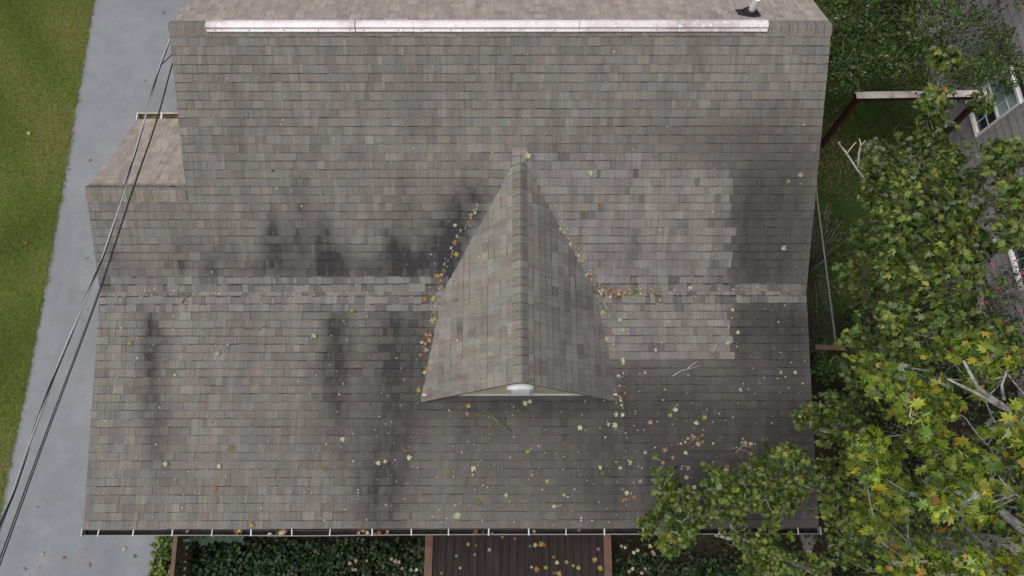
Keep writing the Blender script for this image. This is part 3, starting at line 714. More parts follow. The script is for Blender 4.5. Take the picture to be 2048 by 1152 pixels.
# near maple, yellow-green
near = [(1760, 880, 7.6, .26), (1800, 800, 7.7, .3), (1770, 950, 7.3, .3), (1840, 750, 7.9, .3), (1830, 860, 7.7, .34), (1900, 800, 7.9, .3, .8), (1930, 710, 7.8, .28), (1975, 760, 7.6, .25, .5), (2035, 720, 7.6, .3), (1870, 920, 7.8, .34), (1930, 960, 8.1, .34), (1990, 930, 8.1, .32),
        (2045, 940, 8.0, .3), (1820, 1000, 7.3, .3), (1880, 1020, 7.9, .3), (1990, 1010, 8.0, .26, .7), (2045, 1010, 7.8, .25, .6), (1880, 1140, 7.4, .28), (1960, 1145, 7.6, .3), (2040, 1140, 7.4, .3), (1780, 1040, 6.8, .3, .8), (1830, 1120, 6.4, .32, .8), (2040, 830, 7.4, .28, .8), (1730, 930, 6.6, .25, .7), (1770, 730, 6.8, .25, .5), (2000, 880, 7.6, .25, .6)]
nearlow = [(x, y, z - 1.5, r + .15, .35) for x, y, z, r, *_ in near]
rt = img(2170, 1120, 5.5); rootN = (rt.x, rt.y, -.03)
ex1 = [([img(2130, 1120, 6.4), img(2048, 1062, 7.3), img(2000, 1020, 7.6), img(1935, 990, 7.9)], .06, .02), ([img(2090, 920, 6.9), img(2048, 870, 7.5), img(2010, 815, 7.8), img(1955, 775, 7.95), img(1927, 722, 8.1)], .04, .01), ([img(2010, 818, 7.85), img(1950, 785, 7.9), img(1895, 758, 8.0)], .022, .008), ([img(2008, 800, 7.86), img(2003, 770, 7.9), img(2015, 738, 7.95)], .015, .006), ([img(2130, 1100, 6.4), img(2090, 920, 6.9)], .06, .04)]
tree('maple_tree', 'tall yellow green maple whose big leaves come closest at the lower right', 'tree', rootN, (rt.x, rt.y, 5.5), CL(near, 0, .15, (.5, .8)) + CL(nearlow), .104, G1, [5, 4, 4.5, 1.0, .12, 3, .04], MAPLE, 118, M_LEAF, M_BARK, .17, ex1, 'maples beside the house', tilt=.7, curl=.45)
# middle maple, deeper green
mid = [(1880, 140, 5.6, .3), (1895, 185, 5.9, .38), (1860, 225, 5.8, .33), (1905, 250, 6.1, .38), (1860, 285, 5.9, .36), (1915, 310, 6.2, .4), (1945, 215, 5.4, .22, .6), (1745, 325, 5.6, .35), (1785, 335, 5.8, .38), (1740, 375, 5.6, .36), (1800, 385, 6.1, .42), (1855, 350, 6.2, .42), (1915, 365, 6.3, .4), (1975, 340, 6.2, .38, .8), (2025, 300, 6.0, .34), (2045, 365, 6.2, .4),
       (1770, 435, 6.0, .42), (1835, 430, 6.3, .45), (1895, 430, 6.5, .42), (1955, 420, 6.4, .42), (2015, 410, 6.3, .4), (1722, 480, 5.2, .3, .7), (1755, 495, 6.0, .4), (1810, 480, 6.3, .42), (1865, 500, 6.4, .42), (1930, 490, 6.3, .4), (2000, 480, 6.0, .38, .7), (2045, 460, 6.0, .4),
       (1745, 550, 6.0, .4), (1795, 545, 6.3, .4), (1850, 560, 6.4, .42), (1905, 550, 6.2, .4), (1710, 620, 5.4, .36), (1765, 605, 6.2, .42), (1825, 615, 6.5, .42), (1885, 605, 6.4, .42), (1935, 600, 6.0, .34), (1735, 680, 5.8, .38), (1795, 670, 6.3, .42), (1860, 665, 6.3, .4), (1915, 660, 6.0, .34), (1715, 735, 5.2, .34), (1780, 730, 5.6, .36, .7), (1960, 660, 5.2, .3, .6), (2000, 680, 5.0, .32, .6)]
midlow = [(x + random.uniform(-25, 25), y + random.uniform(-20, 20), z - 1.4, r + .12, .4) for x, y, z, r, *_ in mid if y > 300]
rt2 = img(1905, 560, 3.0)
dead = [([img(1740, 372, 5.0), img(1715, 340, 5.0), img(1692, 305, 5.05), img(1676, 285, 5.1), img(1680, 284, 5.15)], .017, .007), ([img(1692, 310, 5.05), img(1702, 296, 5.1), img(1712, 284, 5.2)], .012, .005), ([img(1716, 335, 5.0), img(1718, 305, 5.1), img(1722, 288, 5.2), img(1718, 277, 5.2)], .016, .006), ([img(1720, 293, 5.18), img(1732, 280, 5.25)], .01, .004)]
t2 = tree('maple_tree', 'dense deep green maple along the right of the house with one bare pale branch', 'tree', (rt2.x, rt2.y, -.03), (rt2.x, rt2.y, 3.6), CL([q for q in mid if random.random() > .1], 0, .15, (.46, .76)) + CL(midlow), .098, G2, [5, 5, 4, 3, .8, .1], MAPLE, 185, M_LEAF, M_BARK2, .15, (), 'maples beside the house', tilt=.8, curl=.4)
mb = MB()
for pts, ra, rb in dead + [([img(1850, 420, 4.6), img(1790, 400, 4.8), img(1740, 372, 5.0)], .026, .017)]:
    n = len(pts); mb.tube([Vector(p) - Vector((rt2.x, rt2.y, -.03)) for p in pts], [ra + (rb - ra) * i / (n - 1) for i in range(n)], 6)
tag(mb.build('bare_branch', M_DEAD, t2), 'bare pale forked branch')
# low branches reaching over the gutter corner
low = [(1330, 960, 3.9, .2), (1340, 990, 3.8, .22), (1300, 1050, 3.5, .2), (1325, 1030, 3.8, .25), (1350, 1055, 3.7, .26), (1380, 1010, 4.0, .25), (1335, 1085, 3.3, .22), (1370, 1075, 3.5, .22), (1395, 1040, 3.9, .22), (1435, 955, 4.1, .22), (1430, 985, 4.0, .25), (1460, 970, 4.2, .25), (1455, 1010, 4.2, .28), (1425, 1020, 3.8, .25, .7),
       (1490, 960, 4.3, .25), (1500, 1000, 4.3, .28), (1460, 1050, 3.9, .25, .7), (1520, 950, 4.4, .25), (1540, 985, 4.4, .28), (1560, 915, 4.4, .25), (1545, 1030, 4.1, .25, .7), (1590, 930, 4.5, .28), (1600, 970, 4.5, .28), (1580, 1000, 4.2, .25), (1640, 950, 4.6, .3), (1650, 990, 4.5, .28), (1690, 930, 4.8, .3), (1700, 980, 4.8, .3), (1740, 950, 4.8, .3), (1680, 1030, 4.2, .28), (1710, 1060, 4.3, .3, .9), (1750, 1010, 4.6, .3),
       (1625, 830, 4.3, .28), (1660, 805, 4.4, .3), (1690, 840, 4.5, .3), (1665, 860, 4.2, .28), (1720, 800, 4.6, .3, .7), (1710, 880, 4.3, .25, .6), (1500, 1095, 3.6, .25), (1530, 1080, 3.8, .22, .7), (1545, 1120, 3.7, .28), (1505, 1140, 3.5, .25), (1580, 1145, 3.6, .28), (1640, 1145, 3.7, .28), (1700, 1120, 4.2, .3, .9), (1745, 1090, 4.4, .32), (1800, 1080, 4.6, .34), (1760, 1145, 4.2, .3), (1840, 1060, 4.4, .32), (1690, 1090, 4.0, .25, .5), (1900, 1080, 4.2, .35), (1960, 1090, 4.2, .35), (2030, 1090, 4.0, .35)]
rt3 = img(1800, 1260, 2.4)
ex3 = [([img(1800, 1230, 2.6), img(1700, 1180, 3.0), img(1600, 1130, 3.2), img(1530, 1098, 3.35), img(1465, 1078, 3.45), img(1430, 1070, 3.5)], .06, .018)]
lowlow = [(x + random.uniform(-15, 15), y + random.uniform(-12, 12), z - .7, r + .05, .3) for x, y, z, r, *_ in low if not (1560 < x < 1660 and y > 1000)]
tree('maple_tree', 'low spreading green maple whose branches hang over the gutter corner', 'tree', (rt3.x, rt3.y, -.03), (rt3.x, rt3.y, 2.6), CL(low, 0, .1, (.75, 1.0)) + CL(lowlow, 0, .1, (.8, 1.1)), .084, G2, [4, 6, 6, 2, .7, .12], MAPLE, 135, M_LEAF, M_BARK, .13, ex3, 'maples beside the house', tilt=.75, curl=.35, twigs=3)
# fine-leaved ornamental tree, upper right
fine = []
for i in range(120):
    x = random.uniform(1650, 2020); y = random.uniform(-90, 175); 
    if y > 165 - (x - 1650) * .06 and x < 1900: y -= 40
    if y > 150 and 1700 < x < 1850: y -= 45
    z = 3.3 - abs(x - 1800) / 260 + random.uniform(-.5, .5)
    if x > 1950 and random.random() < .5: continue
    fine.append((x, y, max(1.2, z), random.uniform(.3, .5), random.uniform(.6, 1.2)))
rt4 = img(1800, 70, 1.0)
ex4 = []
for i in range(26):
    a = random.uniform(0, 6.28); x = 1790 + random.uniform(-110, 130); y = 60 + random.uniform(-70, 80); d = random.uniform(30, 60)
    ex4.append(([img(x, y, 3.1), img(x + d * .5 * math.cos(a), y + d * .5 * math.sin(a) + 4, 3.3), img(x + d * math.cos(a), y + d * math.sin(a), 3.5)], .008, .003))
G4 = [(.035, .08, .012), (.05, .105, .015), (.08, .115, .02), (.026, .055, .011), (.12, .06, .03), (.2, .17, .03)]
tree('ornamental_tree', 'fine leaved tree with pale twigs in front of the grey neighbouring wall', 'tree', (rt4.x, rt4.y, -.03), (rt4.x, rt4.y, 1.2), CL(fine, 0, .15, (.7, 1.0)), .07, G4, [5, 5, 3, 3, .5, .25], OVAL, 300, M_SMALL, M_BARK2, .06, ex4, None, .7, .8, .2, .005, 4)

# ------------------------------------------------------------------ shrubs and bed plants
def shrub(name, label, cat, cen, R, n, leaf, pal, wts, outl, mat, group=None, tilt=.6, stems=6, kind=None):
    "leaves through a low rounded mass over stems that rise from the ground; cen, R lists allow irregular masses"
    base = Vector((sum(c[0] for c in cen) / len(cen), sum(c[1] for c in cen) / len(cen), -.02)); e = empty(name, base); tag(e, label, cat, group)
    cl = [(tuple(c), r, 1) for c, r in zip(cen, R)]
    V, F, C = crown(cl, leaf, pal, wts, outl, n / len(cen), .7, tilt); o = raw('foliage', V - np.array(base), F, mat, e, True); attr(o.data, 'tint', 'FLOAT_COLOR', 'POINT', C)
    mb = MB()
    for c, r in zip(cen, R):
        for _ in range(stems):
            a = Vector((base.x + random.uniform(-.03, .03), base.y + random.uniform(-.03, .03), -.03)); b = Vector(c) + Vector((random.uniform(-r, r) * .8, random.uniform(-r, r) * .8, r * .4))
            mb.tube([a, a.lerp(b, .5) + Vector((.02, .02, .02)), b], [.01, .008, .004], 5)
    mb.v = [tuple(Vector(v) - base) for v in mb.v]; mb.build('stem', M_TWIG, e)
    return e
BR = [(.09, .16, .025), (.12, .2, .035), (.07, .12, .02), (.14, .17, .03)]
DK = np.array([.68, .68, .68]) * [(.016, .04, .013), (.026, .062, .018), (.04, .08, .018), (.014, .03, .016), (.065, .1, .022)]  # dark ivy greens, lowered further to stand in for tree shade
c_ = [tuple(img(px_, py_, .55)) for px_, py_ in ((325, 1085), (322, 1110), (318, 1135), (328, 1150), (312, 1150), (335, 1100), (315, 1180))]
shrub('shrub', 'bright green leafy shrub at the driveway edge under the gutter', 'shrub', c_, [.17] * 7, 620, .075, BR, [4, 3, 4, 1], MAPLE, M_LEAF)
c_ = [tuple(img(px_, py_, .7)) for px_, py_ in ((1640, 690), (1655, 720), (1665, 745), (1640, 740), (1675, 725))]
shrub('shrub', 'bright green leafy shrub squeezed against the right side of the house', 'shrub', c_, [.22] * 5, 460, .085, [(.05, .12, .02), (.07, .15, .025), (.04, .09, .018)], [4, 3, 3], OVAL, M_SMALL)
c_ = [tuple(img(px_, py_, .8)) for px_, py_ in ((1640, 430), (1660, 440), (1680, 460), (1690, 490), (1645, 480), (1640, 540), (1660, 600), (1645, 630))]
shrub('shrub', 'straggly dark green shrub growing through the wire fence', 'shrub', c_, [.26] * 8, 520, .07, [(.03, .065, .02), (.045, .09, .028), (.06, .1, .03)], [4, 3, 2], OVAL, M_SMALL, tilt=.8)
# roses
c_ = [tuple(img(px_, py_, 1.2)) for px_, py_ in ((1960, 560), (1990, 590), (2020, 560), (2040, 600), (1985, 630), (2015, 640), (2045, 540), (1955, 610), (2040, 660))]
rs = shrub('rose_bush', 'rose bush with scattered pink flowers by the neighbouring window', 'rose bush', c_, [.34] * 9, 1300, .06, [(.025, .05, .016), (.035, .065, .02), (.05, .08, .02)], [4, 3, 2], OVAL, M_SMALL, tilt=.8)
M_PINK = simple('pink_petal', (.5, .07, .17), .6, .3, 20, 0)
rb_ = rs.location.copy()
for (px_, py_) in ((1972, 605), (1960, 622), (1968, 616), (2008, 606), (1984, 532), (2020, 545), (2029, 522), (1945, 567), (2010, 644), (1995, 577), (2044, 546), (1978, 578), (2040, 623), (1966, 590)):
    p = img(px_ + random.uniform(-2, 2), py_, 1.55) - rb_; mb = MB(); s = random.uniform(.025, .042)
    for ring, (n, rr, zz) in enumerate(((6, s, 0), (5, s * .65, .012), (3, s * .3, .022))):
        for j in range(n):
            a = 2 * math.pi * (j + ring * .4) / n; d = Vector((math.cos(a), math.sin(a), 0)); t_ = Vector((-d.y, d.x, 0)); q = p + Vector((0, 0, zz))
            mb.poly([q, q + d * rr * .6 + t_ * rr * .45 + Vector((0, 0, .008)), q + d * rr + Vector((0, 0, .022)), q + d * rr * .6 - t_ * rr * .45 + Vector((0, 0, .008))], 0, True)
    mb.build('flower', M_PINK, rs)
# ivy bed either side of the steps: ground cover
def ivy(name, rx, ry, n, dens, label, z=(.05, .35)):
    x = rng.uniform(*rx, n * 2); y = rng.uniform(*ry, n * 2); keep = rng.random(n * 2) < dens(x, y); x, y = x[keep][:n], y[keep][:n]; n = len(x)
    P = np.array([tuple(img(a, b, c)) for a, b, c in zip(x, y, rng.uniform(*z, n))]); Nn = rng.normal(size=(n, 3)) * .5 + np.array([0, 0, 1.]); T = rng.normal(size=(n, 3))
    col = np.array(DK)[rng.choice(len(DK), n, p=[.3, .3, .2, .15, .05])] * rng.uniform(.7, 1.3, (n, 1)) * np.where(rng.random((n, 1)) < .05, 1.8, 1)
    V, F, C = scatter_leaves(P, Nn, T, rng.uniform(.035, .075, n), col, OVAL if 'ivy' not in name else MAPLE[[0, 3, 5, 10, 15, 17]], .2)
    o = raw(name, V, F, M_SMALL, None, True); attr(o.data, 'tint', 'FLOAT_COLOR', 'POINT', C); tag(o, label, 'ground cover', kind='stuff'); return o
ivy('ivy', (362, 856), (1066, 1240), 9000, lambda x, y: np.clip((y - 1070) / 45 + .06 * np.sin(x / 21), .1, 1) * np.where(x > 800, .6, 1), 'dark glossy ivy covering the bed left of the wooden walkway')
ivy('ivy', (1690, 2080), (610, 1240), 9000, lambda x, y: .6 + .4 * np.sin(x / 37) * np.sin(y / 29), 'dark ground cover below the maples at the right', (.05, .6))
ivy('ivy', (1230, 1700), (1066, 1240), 5200, lambda x, y: np.clip((y - 1090) / 55 * (1 - abs(x - 1290) / 900), .12, 1), 'dark ivy and leaf litter covering the bed right of the wooden walkway', (.03, .2))
# hosta under the gutter
e = empty('hosta', img(420, 1068, 0)); tag(e, 'blue green broad leaved hosta under the gutter beside the rail fence', 'plant')
b0 = e.location.copy()
for j in range(15):
    px_ = 382 + j * 7.2 + random.uniform(-3, 3); py_ = 1077 + random.uniform(-5, 5) - (j * .35)
    tip = img(px_, py_ + 10, .42) - b0; root = img(px_ + random.uniform(-4, 4), py_ - 26, .3) - b0
    d = (tip - root); sidev = Vector((d.y, -d.x, 0)).normalized(); mb = MB(); n = 7; prev = None
    for i in range(n):
        u = i / (n - 1); w = .085 * math.sin(math.pi * (u * .86 + .07)) ** .8; c = root + d * u + Vector((0, 0, .1 * math.sin(u * 2.6)))
        row = (c - sidev * w + Vector((0, 0, .02)), c, c + sidev * w + Vector((0, 0, .02)))
        if prev: mb.poly([prev[0], prev[1], row[1], row[0]], 0, True); mb.poly([prev[1], prev[2], row[2], row[1]], 0, True)
        prev = row
    mb.build('leaf', bpy.data.materials.get('hosta_leaf') or simple('hosta_leaf', (.045, .085, .06), .5, .25, 8, .2), e)

# ------------------------------------------------------------------ timber walkway, rail fence
M_BOARD = simple('weathered_red_brown_board', (.027, .02, .0185), .85, .4, 3, .3, dirt=(.012, .011, .0105), dscale=2, stretch=(6, .6, 1))
M_RIM = simple('tan_brown_board', (.15, .085, .062), .8, .15, 4, .2, dirt=(.08, .05, .04), dscale=3)
DZ = .38
xa, xb = img(858, 1110, DZ).x, img(1222, 1110, DZ).x; yn = -3.6; yf_ = yw0
wk = empty('wooden_walkway', ((xa + xb) / 2, -1.4, 0)); tag(wk, 'dark red brown timber walkway with tan edge boards leading to the porch', 'deck')
wo = wk.location.copy()
bw = .1425; x = xa + .02; bi = 0
m = MB()
while x < xb - .03:
    w = min(bw - .007, xb - .02 - x); m.box(x - wo.x, x + w - wo.x, yn - wo.y, yf_ - wo.y - .01, DZ - .035 - random.uniform(0, .003), DZ - random.uniform(0, .004)); x += bw
m.build('board', M_BOARD, wk)
for s, x0_, w in ((0, xa - .07, .135), (1, xb - .13, .135)):
    m = MB(); m.box(x0_ - wo.x, x0_ + w - wo.x, yn - wo.y, yf_ - .02 - wo.y, DZ + .003, DZ + .045); m.build('edge_board', M_RIM, wk)
    m = MB(); m.box(x0_ + .03 - wo.x, x0_ + .07 - wo.x, yn - wo.y, yf_ - .04 - wo.y, .12, DZ - .037); m.build('joist', M_BOARD, wk)
for yy in (-3.4, -2.2, -1.0, 0):
    for xx in (xa + .02, xb - .1):
        m = MB(); m.box(xx - wo.x, xx + .09 - wo.x, yy - wo.y, yy + .09 - wo.y, -.03, .119); m.build('footing', M_BOARD, wk)

# low rail fence beside the driveway
pa, pb2 = img(352, 1062, .9), img(342, 1180, .9); fe = empty('rail_fence', (pa.x, pa.y, 0)); tag(fe, 'weathered brown rail fence running out from under the gutter at the driveway edge', 'fence')
M_RAIL = simple('weathered_fence_wood', (.14, .1, .07), .9, .25, 5, .3, stretch=(4, 1, 4))
fo_ = Vector((pa.x, pa.y, 0)); m = MB(); m.beam(pa + Vector((0, .3, 0)) - fo_, pb2 - fo_, .07, .05); m.build('top_rail', M_RAIL, fe)
m = MB(); m.beam(pa + Vector((0, .3, -.5)) - fo_, pb2 + Vector((0, 0, -.5)) - fo_, .04, .08); m.build('lower_rail', M_RAIL, fe)
for t_ in (.0, .5, 1.0):
    p = pa.lerp(pb2, t_) - fo_; m = MB(); m.box(p.x - .045, p.x + .045, p.y - .045, p.y + .045, -.03, .87); m.build('post', M_RAIL, fe)
for t_ in (.12, .25, .38, .62, .75, .88):
    p = pa.lerp(pb2, t_) - fo_; m = MB(); m.box(p.x + .024, p.x + .042, p.y - .035, p.y + .035, .1, .85); m.build('picket', M_RAIL, fe)
# flat board and garden hose lying in the bed left of the walkway
p = img(838, 1104, .12); m = MB(); m.hexa([(-.12, -.1, -.02), (.1, -.14, -.02), (.13, .08, -.02), (-.08, .12, -.02)], [(-.12, -.1, .02), (.1, -.14, .03), (.13, .08, .03), (-.08, .12, .02)])
o = m.build('paving_slab', simple('mossy_stone', (.07, .065, .055), .9, .3)); o.location = p; tag(o, 'tilted mossy slab lying in the ivy beside the walkway', 'slab')
m = MB(); m.tube([img(843, 1122, .2), img(838, 1134, .22), img(842, 1142, .22), img(850, 1146, .2), img(853, 1138, .2)], .012, 6)
o = m.build('bent_wire', simple('pale_wire', (.4, .4, .38), .5, .1)); tag(o, 'pale curled length of hose lying in the ivy beside the walkway', 'hose')
# splash block below the downspout
p = img(1614, 1082, .03); m = MB(); m.hexa([(-.13, .16, -.05), (.13, .16, -.05), (.08, -.2, -.05), (-.08, -.2, -.05)], [(-.13, .16, .03), (.13, .16, .03), (.08, -.2, .02), (-.08, -.2, .02)])
m.box(-.13, -.1, -.05, .16, .03, .055); m.box(.1, .13, -.05, .16, .03, .055)
o = m.build('splash_block', simple('grey_brown_concrete', (.13, .11, .1), .9, .2)); o.location = p; tag(o, 'tapered grey brown splash block on the ground below the gutter corner', 'splash block')

# ------------------------------------------------------------------ side yard: swing, fence, steps
M_RED = simple('red_brown_stain', (.055, .014, .012), .7, .3, 5, .2)
M_PEEL = simple('peeling_white_paint', (.66, .6, .57), .7, .12, 6, .2, dirt=(.32, .14, .12), dscale=4, stretch=(1, 1, 1))
BZ = 2.35
a, b = img(1713, 190, BZ), img(1975, 186, BZ); sw = empty('swing_set', (a.x, a.y, 0)); tag(sw, 'red brown timber swing frame with peeling white paint on its top beam', 'swing set')
o_ = Vector((a.x, a.y, 0)); m = MB(); m.beam(a - o_ + Vector((0, 0, -.06)), b - o_ + Vector((0, 0, -.06)), .14, .1, m=0); m.beam(a - o_ + Vector((0, 0, -.007)), b - o_ + Vector((0, 0, -.007)), .138, .004, m=1)
m.build('beam', [M_RED, M_PEEL], sw)
for q in (a, b):
    dx = .05 if q is a else -.05
    m = MB(); m.beam(q - o_ + Vector((dx, -.02, -.112)), q - o_ + Vector((dx - (.03 if q is a else -.03), -.22, -BZ - .02)), .095, .08, (1, 0, 0)); m.build('post', M_RED, sw)
# swing: two chains and a bent seat
s1, s2 = img(1800, 203, BZ - .1), img(1850, 203, BZ - .1); seatc = (s1 + s2) / 2; seatc.z = .5
sg = empty('swing', seatc); tag(sg, 'brown belt swing hanging on thin chains from the timber frame', 'swing')
M_CH = simple('rusty_chain', (.12, .11, .1), .6, .2)
wS = .2
for k_, s in ((-1, s1), (1, s2)):
    e2 = seatc + Vector((k_ * wS, 0, .08)); m = MB(); n = 90
    for i in range(n):
        p, q = s.lerp(e2, i / n) - seatc, s.lerp(e2, (i + .8) / n) - seatc; m.beam(p, q, .012 if i % 2 else .004, .004 if i % 2 else .012)
    m.build('chain', M_CH, sg)
m = MB(); n = 8; pr = []
for i in range(n + 1):
    u = i / n * 2 - 1; pr.append((u * (wS + .02), .085 * u * u - .01))
top_ = [(x, z + .008) for x, z in pr]; ring = pr + top_[::-1]
m.hexa([(x, -.075, z) for x, z in ring], [(x, .075, z) for x, z in ring]); m.build('seat', simple('brown_rubber_belt', (.12, .075, .06), .8, .2), sg)
p = img(1789, 302, .05); m = MB(); m.hexa([(-.09, -.13, -.07), (.08, -.12, -.07), (.09, .12, -.07), (-.08, .13, -.07)], [(-.08, -.12, .03), (.075, -.11, .02), (.08, .11, .03), (-.075, .12, .03)])
o = m.build('stepping_stone', simple('brown_grey_stone', (.1, .08, .065), .9, .3)); o.location = p; tag(o, 'flat brown grey stone in the shaded grass near the swing', 'stone')
# wire fence along the house
fp = [img(1628, 330, 1.15), img(1634, 395, 1.15), img(1650, 520, 1.15), img(1672, 690, 1.15)]
f0 = Vector((fp[-1].x, fp[-1].y, 0)); wf = empty('wire_fence', f0); tag(wf, 'galvanised wire mesh fence with a pale top rail beside the right of the house', 'fence')
M_GALV = simple('galvanised_steel', (.2, .2, .18), .5, .15, 8, .1, .4)
m = MB(); m.tube([q - f0 for q in fp], .021, 8); m.build('top_rail', M_GALV, wf)
for i in (0, 1, 2, 3):
    q = fp[i] - f0; m = MB(); m.tube([(q.x, q.y, -.03), (q.x, q.y, 1.13)], .024, 8); m.build('post', M_GALV, wf)
m = MB()
for i in range(3):
    q0_, q1_ = fp[i] - f0, fp[i + 1] - f0; Ln = (q1_ - q0_).length; d = (q1_ - q0_) / Ln
    s = -1.1
    while s < Ln:
        for sg_ in (1, -1):
            u0, u1 = (s, s + 1.1) if sg_ > 0 else (s + 1.1, s)
            z0, z1 = .03, 1.13
            def clip(u0, z0, u1, z1):
                t0, t1 = 0, 1
                for lo in (0,):
                    pass
                du = u1 - u0
                ta, tb = sorted(((0 - u0) / du, (Ln - u0) / du)); t0, t1 = max(0, ta), min(1, tb)
                return t0, t1
            t0, t1 = clip(u0, z0, u1, z1)
            if t1 - t0 > .02:
                P_ = lambda t: Vector((q0_.x, q0_.y, 0)) + Vector((d.x, d.y, 0)) * (u0 + (u1 - u0) * t) + Vector((0, 0, z0 + (z1 - z0) * t))
                m.tube([P_(t0), P_(t1)], .0018, 3, cap=False)
        s += .075
m.build('wire_mesh', M_GALV, wf)
# red-brown side steps with a rail, mostly under the trees
sp = img(1690, 820, 0); st_ = empty('side_steps', (sp.x, sp.y, 0)); tag(st_, 'red brown timber side steps half hidden below the maples', 'steps')
so_ = Vector((sp.x, sp.y, 0))
for i, (px0, px1, py, z) in enumerate(((1690, 1730, 905, .2), (1680, 1728, 925, .36), (1670, 1724, 870, .52))):
    q0_, q1_ = img(px0, py, z) - so_, img(px1, py, z) - so_; m = MB(); m.beam(q0_, q1_, .24, .035); m.build('tread', simple('red_brown_tread', (.075, .03, .025), .85, .3) if i == 0 else bpy.data.materials['red_brown_tread'], st_)
q0_, q1_ = img(1630, 694, 1.0) - so_, img(1702, 697, 1.0) - so_; m = MB(); m.beam(q0_, q1_, .09, .04); m.build('rail', M_RIM, st_)
q0_, q1_ = img(1676, 738, .9) - so_, img(1706, 712, .9) - so_; m = MB(); m.beam(q0_, q1_, .12, .04); m.build('rail', M_RED, st_)
for px_, py_ in ((1634, 694), (1702, 697)):
    q0_ = img(px_, py_, .98) - so_; m = MB(); m.box(q0_.x - .04, q0_.x + .04, q0_.y - .04, q0_.y + .04, -.03, .97); m.build('post', M_RIM, st_)
for q in ((1690, 905), (1728, 920)):
    q0_ = img(*q, .2) - so_; m = MB(); m.box(q0_.x - .04, q0_.x + .04, q0_.y - .3, q0_.y + .3, -.03, .18); m.build('stringer', M_RED, st_)

# ------------------------------------------------------------------ neighbouring house
def vert_solve(p_top, p_bot, h):
    "height of the foot of an upright of height h seen between two pixels"
    best = None
    for i in range(270):
        z = i * .02; a, b = img(*p_bot, z), img(*p_top, z + h); e_ = (a - b).xy.length
        if best is None or e_ < best[0]: best = (e_, z, a)
    return best
e_, zs, wb = vert_solve((2036, 210), (1955, 275), 1.3)
zs = min(max(zs, .8), 1.3); wb = img(1955, 275, zs)
d2 = (img(1935, 205, zs) - wb); d2.z = 0; d2.normalize()             # along the wall, away
NW = Vector((d2.y, -d2.x, 0))
if NW.x > 0: NW = -NW                                                # faces the house
nh = empty('neighbour_house', (wb.x, wb.y, 0)); tag(nh, 'grey sided neighbouring house wall with white framed windows at the right edge', 'house')
M_SID = simple('grey_shake_siding', (.31, .298, .312), .8, .1, 8, .2, dirt=(.25, .24, .245), dscale=2)
def NP(s, z, o=0): return Vector((d2.x * s, d2.y * s, z)) + NW * o
WH = 4.6; m = MB(); lp = .19; z = 0; rr = random.Random(4); LO, HI = -7.5, 9.0
wins = [(0.0, .84, zs, 1.3), (-3.3, .9, zs + .0, 1.3)]     # start along the wall, width, sill height, height
while z < WH:
    s = LO; 
    while s < HI:
        w = rr.uniform(.16, .3); e1 = min(s + w, HI)
        hit = any(s < a + ww and e1 > a and z + lp > zz and z < zz + hh for a, ww, zz, hh in wins)
        spans = [(s, e1)]
        for a, ww, zz, hh in wins:
            if z + lp > zz and z < zz + hh:
                ns_ = []
                for (u, v) in spans:
                    if v <= a or u >= a + ww: ns_.append((u, v))
                    else:
                        if u < a: ns_.append((u, a))
                        if v > a + ww: ns_.append((a + ww, v))
                spans = ns_
        for u, v in spans:
            if v - u < .01: continue
            t_ = rr.uniform(.012, .018); m.hexa([NP(u, z, 0), NP(v - .004, z, 0), NP(v - .004, z + lp + .01, 0), NP(u, z + lp + .01, 0)], [NP(u, z + rr.uniform(0, .004), t_), NP(v - .004, z, t_), NP(v - .004, z + lp, .004), NP(u, z + lp, .004)])
        s = e1
    z += lp
m.hexa([NP(LO, -.03, -.25), NP(HI, -.03, -.25), NP(HI, WH, -.25), NP(LO, WH, -.25)], [NP(LO, -.03, -.2), NP(HI, -.03, -.2), NP(HI, WH, -.2), NP(LO, WH, -.2)])
m.build('wall', M_SID, nh)
M_GLASS = NT('window_glass').done((.03, .04, .05), .06, 0, .6); M_SHADE = simple('pale_blue_blind', (.4, .5, .54), .6, .05, 3, 0)
M_WFR = simple('white_window_vinyl', (.72, .74, .74), .45, .06, 4, 0)
